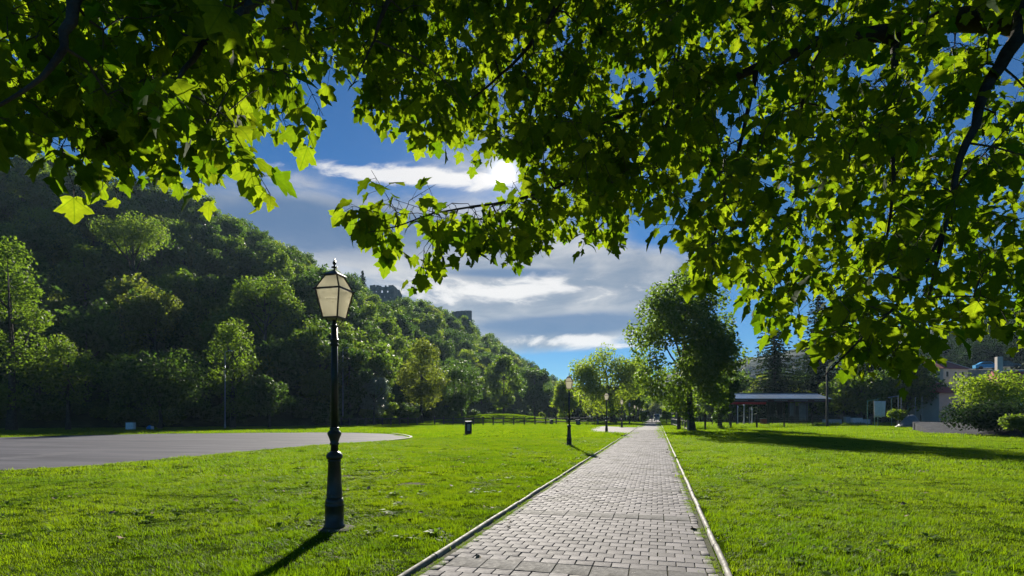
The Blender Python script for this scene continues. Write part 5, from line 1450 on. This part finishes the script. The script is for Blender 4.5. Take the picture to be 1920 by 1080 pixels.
    for i in big:
        m = Matrix(((XX[i, 0] * S[i], AX[i, 0] * S[i], NN[i, 0] * S[i], P[i, 0] - o0[0]), (XX[i, 1] * S[i], AX[i, 1] * S[i], NN[i, 1] * S[i], P[i, 1] - o0[1]), (XX[i, 2] * S[i], AX[i, 2] * S[i], NN[i, 2] * S[i], P[i, 2]), (0, 0, 0, 1)))
        o = obj('leaf', lm[pick[i]], None, root); o.matrix_local = m
    VV, FF, RR, UU, off = [], [], [], [], 0
    for k in range(6):
        V, F = shapes[k]; ids = np.where((pick == k) & ~bigset)[0]
        X = V[None, :, 0, None] * XX[ids, None, :] + V[None, :, 1, None] * AX[ids, None, :] + V[None, :, 2, None] * NN[ids, None, :]
        X = X * S[ids, None, None] + P[ids, None, :] - o0
        UU.append(np.tile(V * (1, 1, 0), (len(ids), 1)))
        VV.append(X.reshape(-1, 3)); FF.append((F[None] + (np.arange(len(ids)) * len(V))[:, None, None]).reshape(-1, 3) + off); off += len(ids) * len(V)
        RR.append(np.repeat(r.uniform(0, .98, len(ids)), len(F)))
    fm = np_mesh('foliage', np.concatenate(VV), np.concatenate(FF), np.concatenate(RR))
    av = fm.attributes.new('leafuv', 'FLOAT_VECTOR', 'POINT'); av.data.foreach_set('vector', np.ascontiguousarray(np.concatenate(UU), np.float32).ravel())
    tag(obj('foliage', fm, M['maple'], root), kind='stuff')
    global LEAFV; LEAFV = shapes
    tag(root, 'maple tree whose leafy boughs hang over the whole upper picture', 'tree')
    print('leaves', len(P))
canopy()

# ================================================================== GRASS
def blade_patch(seed, n, rad, h0, h1, w, lean=.5):
    r = np.random.RandomState(seed); V, F = [], []
    for i in range(n):
        a = r.uniform(0, 6.283); q = rad * math.sqrt(r.rand()); b0 = np.array([q * math.cos(a), q * math.sin(a), -.005])
        h = r.uniform(h0, h1); d = r.uniform(0, 6.283); l = r.uniform(.1, lean) * h; dd = np.array([math.cos(d), math.sin(d), 0]); s = np.array([-dd[1], dd[0], 0]) * w * r.uniform(.7, 1.3) / 2
        m = b0 + dd * l * .35 + (0, 0, h * .6); t = b0 + dd * l + (0, 0, h)
        k = len(V); V += [b0 - s, b0 + s, m + s * .8, m - s * .8, t]
        F += [(k, k + 1, k + 2), (k, k + 2, k + 3), (k + 3, k + 2, k + 4)]
    return np_mesh('grass_patch', np.array(V), np.array(F), np.repeat(r.uniform(0, .95, n), 3))
gp_near = [proto('grass_tuft', blade_patch(i, 52, .12, .016, .060, .0050, 1.6), M['grass']) for i in range(5)]
gp_mid = [proto('grass_tuft', blade_patch(20 + i, 66, .27, .025, .072, .011, 1.6), M['grass']) for i in range(4)]
gp_far = [proto('grass_tuft', blade_patch(40 + i, 80, .95, .05, .10, .03, .9), M['grass']) for i in range(3)]
yard_np = np.array([(p.x, p.y) for p in yard]); sq_np = np.array([(p.x, p.y) for p in sq])
def in_poly(P, poly):
    x, y = P[:, 0], P[:, 1]; c = np.zeros(len(P), bool); j = len(poly) - 1
    for i in range(len(poly)):
        xi, yi = poly[i]; xj, yj = poly[j]
        hit = ((yi > y) != (yj > y)) & (x < (xj - xi) * (y - yi) / (yj - yi + 1e-12) + xi); c ^= hit; j = i
    return c
def lawn_pts(Z0, Z1, dens, seed, spread=1.25):
    r = np.random.RandomState(seed); w = Z1 * spread
    n = int(dens * (Z1 - Z0) * 2 * w)
    Z = r.uniform(Z0, Z1, n); X = r.uniform(-w, w, n); k = np.abs(X) < Z * spread * .92 + 1.5
    Z, X = Z[k], X[k]
    P = np.c_[FW.x * Z + RT.x * X, FW.y * Z + RT.y * X, np.zeros(len(Z))]
    k = ~((P[:, 0] > LK - .04) & (P[:, 0] < RK + .04)) & ~in_poly(P, yard_np) & ~in_poly(P, sq_np) & (foot_d(P[:, 0], P[:, 1]) < 1.5)
    P = P[k]
    for bx_, by_, rx, ry in bare: P = P[((P[:, 0] - bx_) / rx) ** 2 + ((P[:, 1] - by_) / ry) ** 2 > r.uniform(.15, 1.2, len(P))]
    if Z1 > 60: P[:, 2] = np.maximum(mound(P[:, 0], P[:, 1]), 0)
    return P
def lay(name, P, protos, label, seed, s0=.75, s1=1.25, hvar=True):
    r = np.random.RandomState(seed); n = len(P)
    s = r.uniform(s0, s1, n)
    hz_ = s * np.clip(1 + (.6 * vnoise(P[:, 0] * .8, P[:, 1] * .8, 4) + .9 * vnoise(P[:, 0] * 3.1, P[:, 1] * 3.1, 14) if hvar else 0), .3, 2.2)
    return scatter(name, P, np.c_[r.uniform(-.1, .1, n), r.uniform(-.1, .1, n), r.uniform(0, 6.28, n)], np.c_[s, s, hz_], protos, label, 'grass')
Pn = np.concatenate([lawn_pts(3.0, 9.0, 85, 1, 1.15), lawn_pts(9.0, 15.0, 62, 2, 1.1)])
lay('grass', Pn, gp_near, 'short sunlit mown grass of the lawn near the camera', 3)
lay('grass', lawn_pts(14.5, 40, 15.0, 4, 1.05), gp_mid, 'sunlit mown grass in the middle of the lawn', 5)
lay('grass', lawn_pts(39, 125, 2.0, 6, 1.05), gp_far, 'sunlit grass of the far lawn', 7)
# tufts that grow along the kerbs and in the joints
r = np.random.RandomState(12); n = 2400
y = 3 + 40 * r.uniform(0, 1, n) ** 1.5; side = r.rand(n) < .5
x = np.where(side, LK + .09 + np.abs(r.normal(0, .055, n)), RK - .09 - np.abs(r.normal(0, .055, n)))
k = vnoise(x * 2, y * 1.3, 6) > -.15
P = np.c_[x, y, np.full(n, .012)][k]; s = r.uniform(.18, .5, len(P))
scatter('kerb_tufts', P, np.c_[np.zeros((len(P), 2)), r.uniform(0, 6, len(P))], np.c_[s, s, s * r.uniform(.7, 1.3, len(P))], gp_near, 'tiny weeds growing along the inside of the kerbs', 'weeds')
# longer grass along the wire fence and at the fence
tall = [proto('tall_grass', blade_patch(60 + i, 70, .40, .25, .60, .02, .8), M['grass']) for i in range(3)]
fl = np.array([gnd(x, y)[:2] for x, y, _ in fpost]); pts = []
for a, b_ in zip(fl[:-1], fl[1:]):
    m = int(np.hypot(*(b_ - a)) * 7)
    for i in range(m):
        q = a + (b_ - a) * r.rand(); q = q + np.array(FW[:2]) * abs(r.normal(0, 2.2)) - np.array(FW[:2]) * .1; pts.append((q[0], q[1], 0))
P = np.array(pts); s = r.uniform(.5, 1.2, len(P))
scatter('tall_grass', P, np.c_[np.zeros((len(P), 2)), r.uniform(0, 6, len(P))], np.c_[s, s, s], tall, 'unmown tall grass along the wire fence', 'grass')
# broad leaved weeds and clover heads
def rosette(seed, n=7, L=.11):
    q = np.random.RandomState(seed); V, F = [], []
    for i in range(n):
        a = 6.283 * i / n + q.uniform(-.3, .3); d = np.array([math.cos(a), math.sin(a), 0]); s = np.array([-d[1], d[0], 0]); l = L * q.uniform(.6, 1.2); up = q.uniform(.25, .9)
        k = len(V); z = np.array([0, 0, 1.0])
        V += [d * .01, d * l * .45 + s * l * .22 + z * l * up * .6, d * l * .45 - s * l * .22 + z * l * up * .6, d * l * .45 + z * l * up * .5, d * l + z * l * up * .55]
        F += [(k, k + 3, k + 1), (k, k + 2, k + 3), (k + 1, k + 3, k + 4), (k + 3, k + 2, k + 4)]
    return np_mesh('weed', np.array(V), np.array(F), np.repeat(q.uniform(0, .95, n), 4))
wp = [proto('weed', rosette(i, 6 + i, .09 + .02 * i), M['weed']) for i in range(4)]
P = np.concatenate([lawn_pts(4, 12, 6.5, 21), lawn_pts(12, 28, 2.2, 22)]); P = P[vnoise(P[:, 0] * .55, P[:, 1] * .55, 11) > .02]
s = r.uniform(.5, 1.25, len(P))
scatter('weeds', P, np.c_[np.zeros((len(P), 2)), r.uniform(0, 6, len(P))], np.c_[s, s, s], wp, 'broad leaved weeds scattered through the lawn', 'weeds')
ic = np_mesh('clover_head', IV * (.008, .008, .007) + (0, 0, .052), IF)
P = np.concatenate([lawn_pts(4.5, 12, 7, 23), lawn_pts(12, 30, 2.2, 24)])
k = (vnoise(P[:, 0] * .45, P[:, 1] * .45, 15) > np.where(P[:, 0] > 0, -.02, .22)); P = P[k]
s = r.uniform(.6, 1.3, len(P))
scatter('clover_flowers', P, np.zeros((len(P), 3)), np.c_[s, s, np.ones(len(P))], [proto('clover_head', ic, M['clover'])], 'tiny white clover flowers dotted over the lawn', 'flowers')

# last year's dry leaves lying about
dry = surf('dry_leaf', (.20, .13, .07), (.42, .34, .24), 6, .8, .2, spec=.1)
dl = [proto('dry_leaf', np_mesh('dry_leaf', LEAFV[i][0] * (.09, .09, .09), LEAFV[i][1]), dry) for i in range(4)]
P = lawn_pts(4.5, 22, .55, 33); y = 3 + 30 * r.rand(26); x = np.where(r.rand(26) < .5, -2.25 + r.rand(26) * .3, .35 + r.rand(26) * .22)
P = np.concatenate([P + (0, 0, .05), np.c_[x, y, np.full(26, .03)]]); s = r.uniform(.5, 1.1, len(P))
scatter('fallen_leaves', P, np.c_[r.uniform(-.5, .5, (len(P), 2)), r.uniform(0, 6, len(P))], np.c_[s, s, s], dl, 'a few dry brown leaves lying on the lawn and path', 'leaves')

# ================================================================== HAZE
def haze(density):
    m = bpy.data.materials.new('valley_haze'); m.use_nodes = True
    N = m.node_tree.nodes; N.clear()
    v = N.new('ShaderNodeVolumePrincipled'); o = N.new('ShaderNodeOutputMaterial')
    v.inputs['Color'].default_value = (0.55, 0.78, 1.0, 1); v.inputs['Density'].default_value = density; v.inputs['Anisotropy'].default_value = 0.25
    m.node_tree.links.new(v.outputs[0], o.inputs['Volume'])
    g_ = MB(); g_.box((0, 1550, 80), (5200, 4100, 166))
    return tag(g_.build('haze', m), 'thin bluish haze filling the valley', 'haze', kind='stuff')
haze(0.00012)
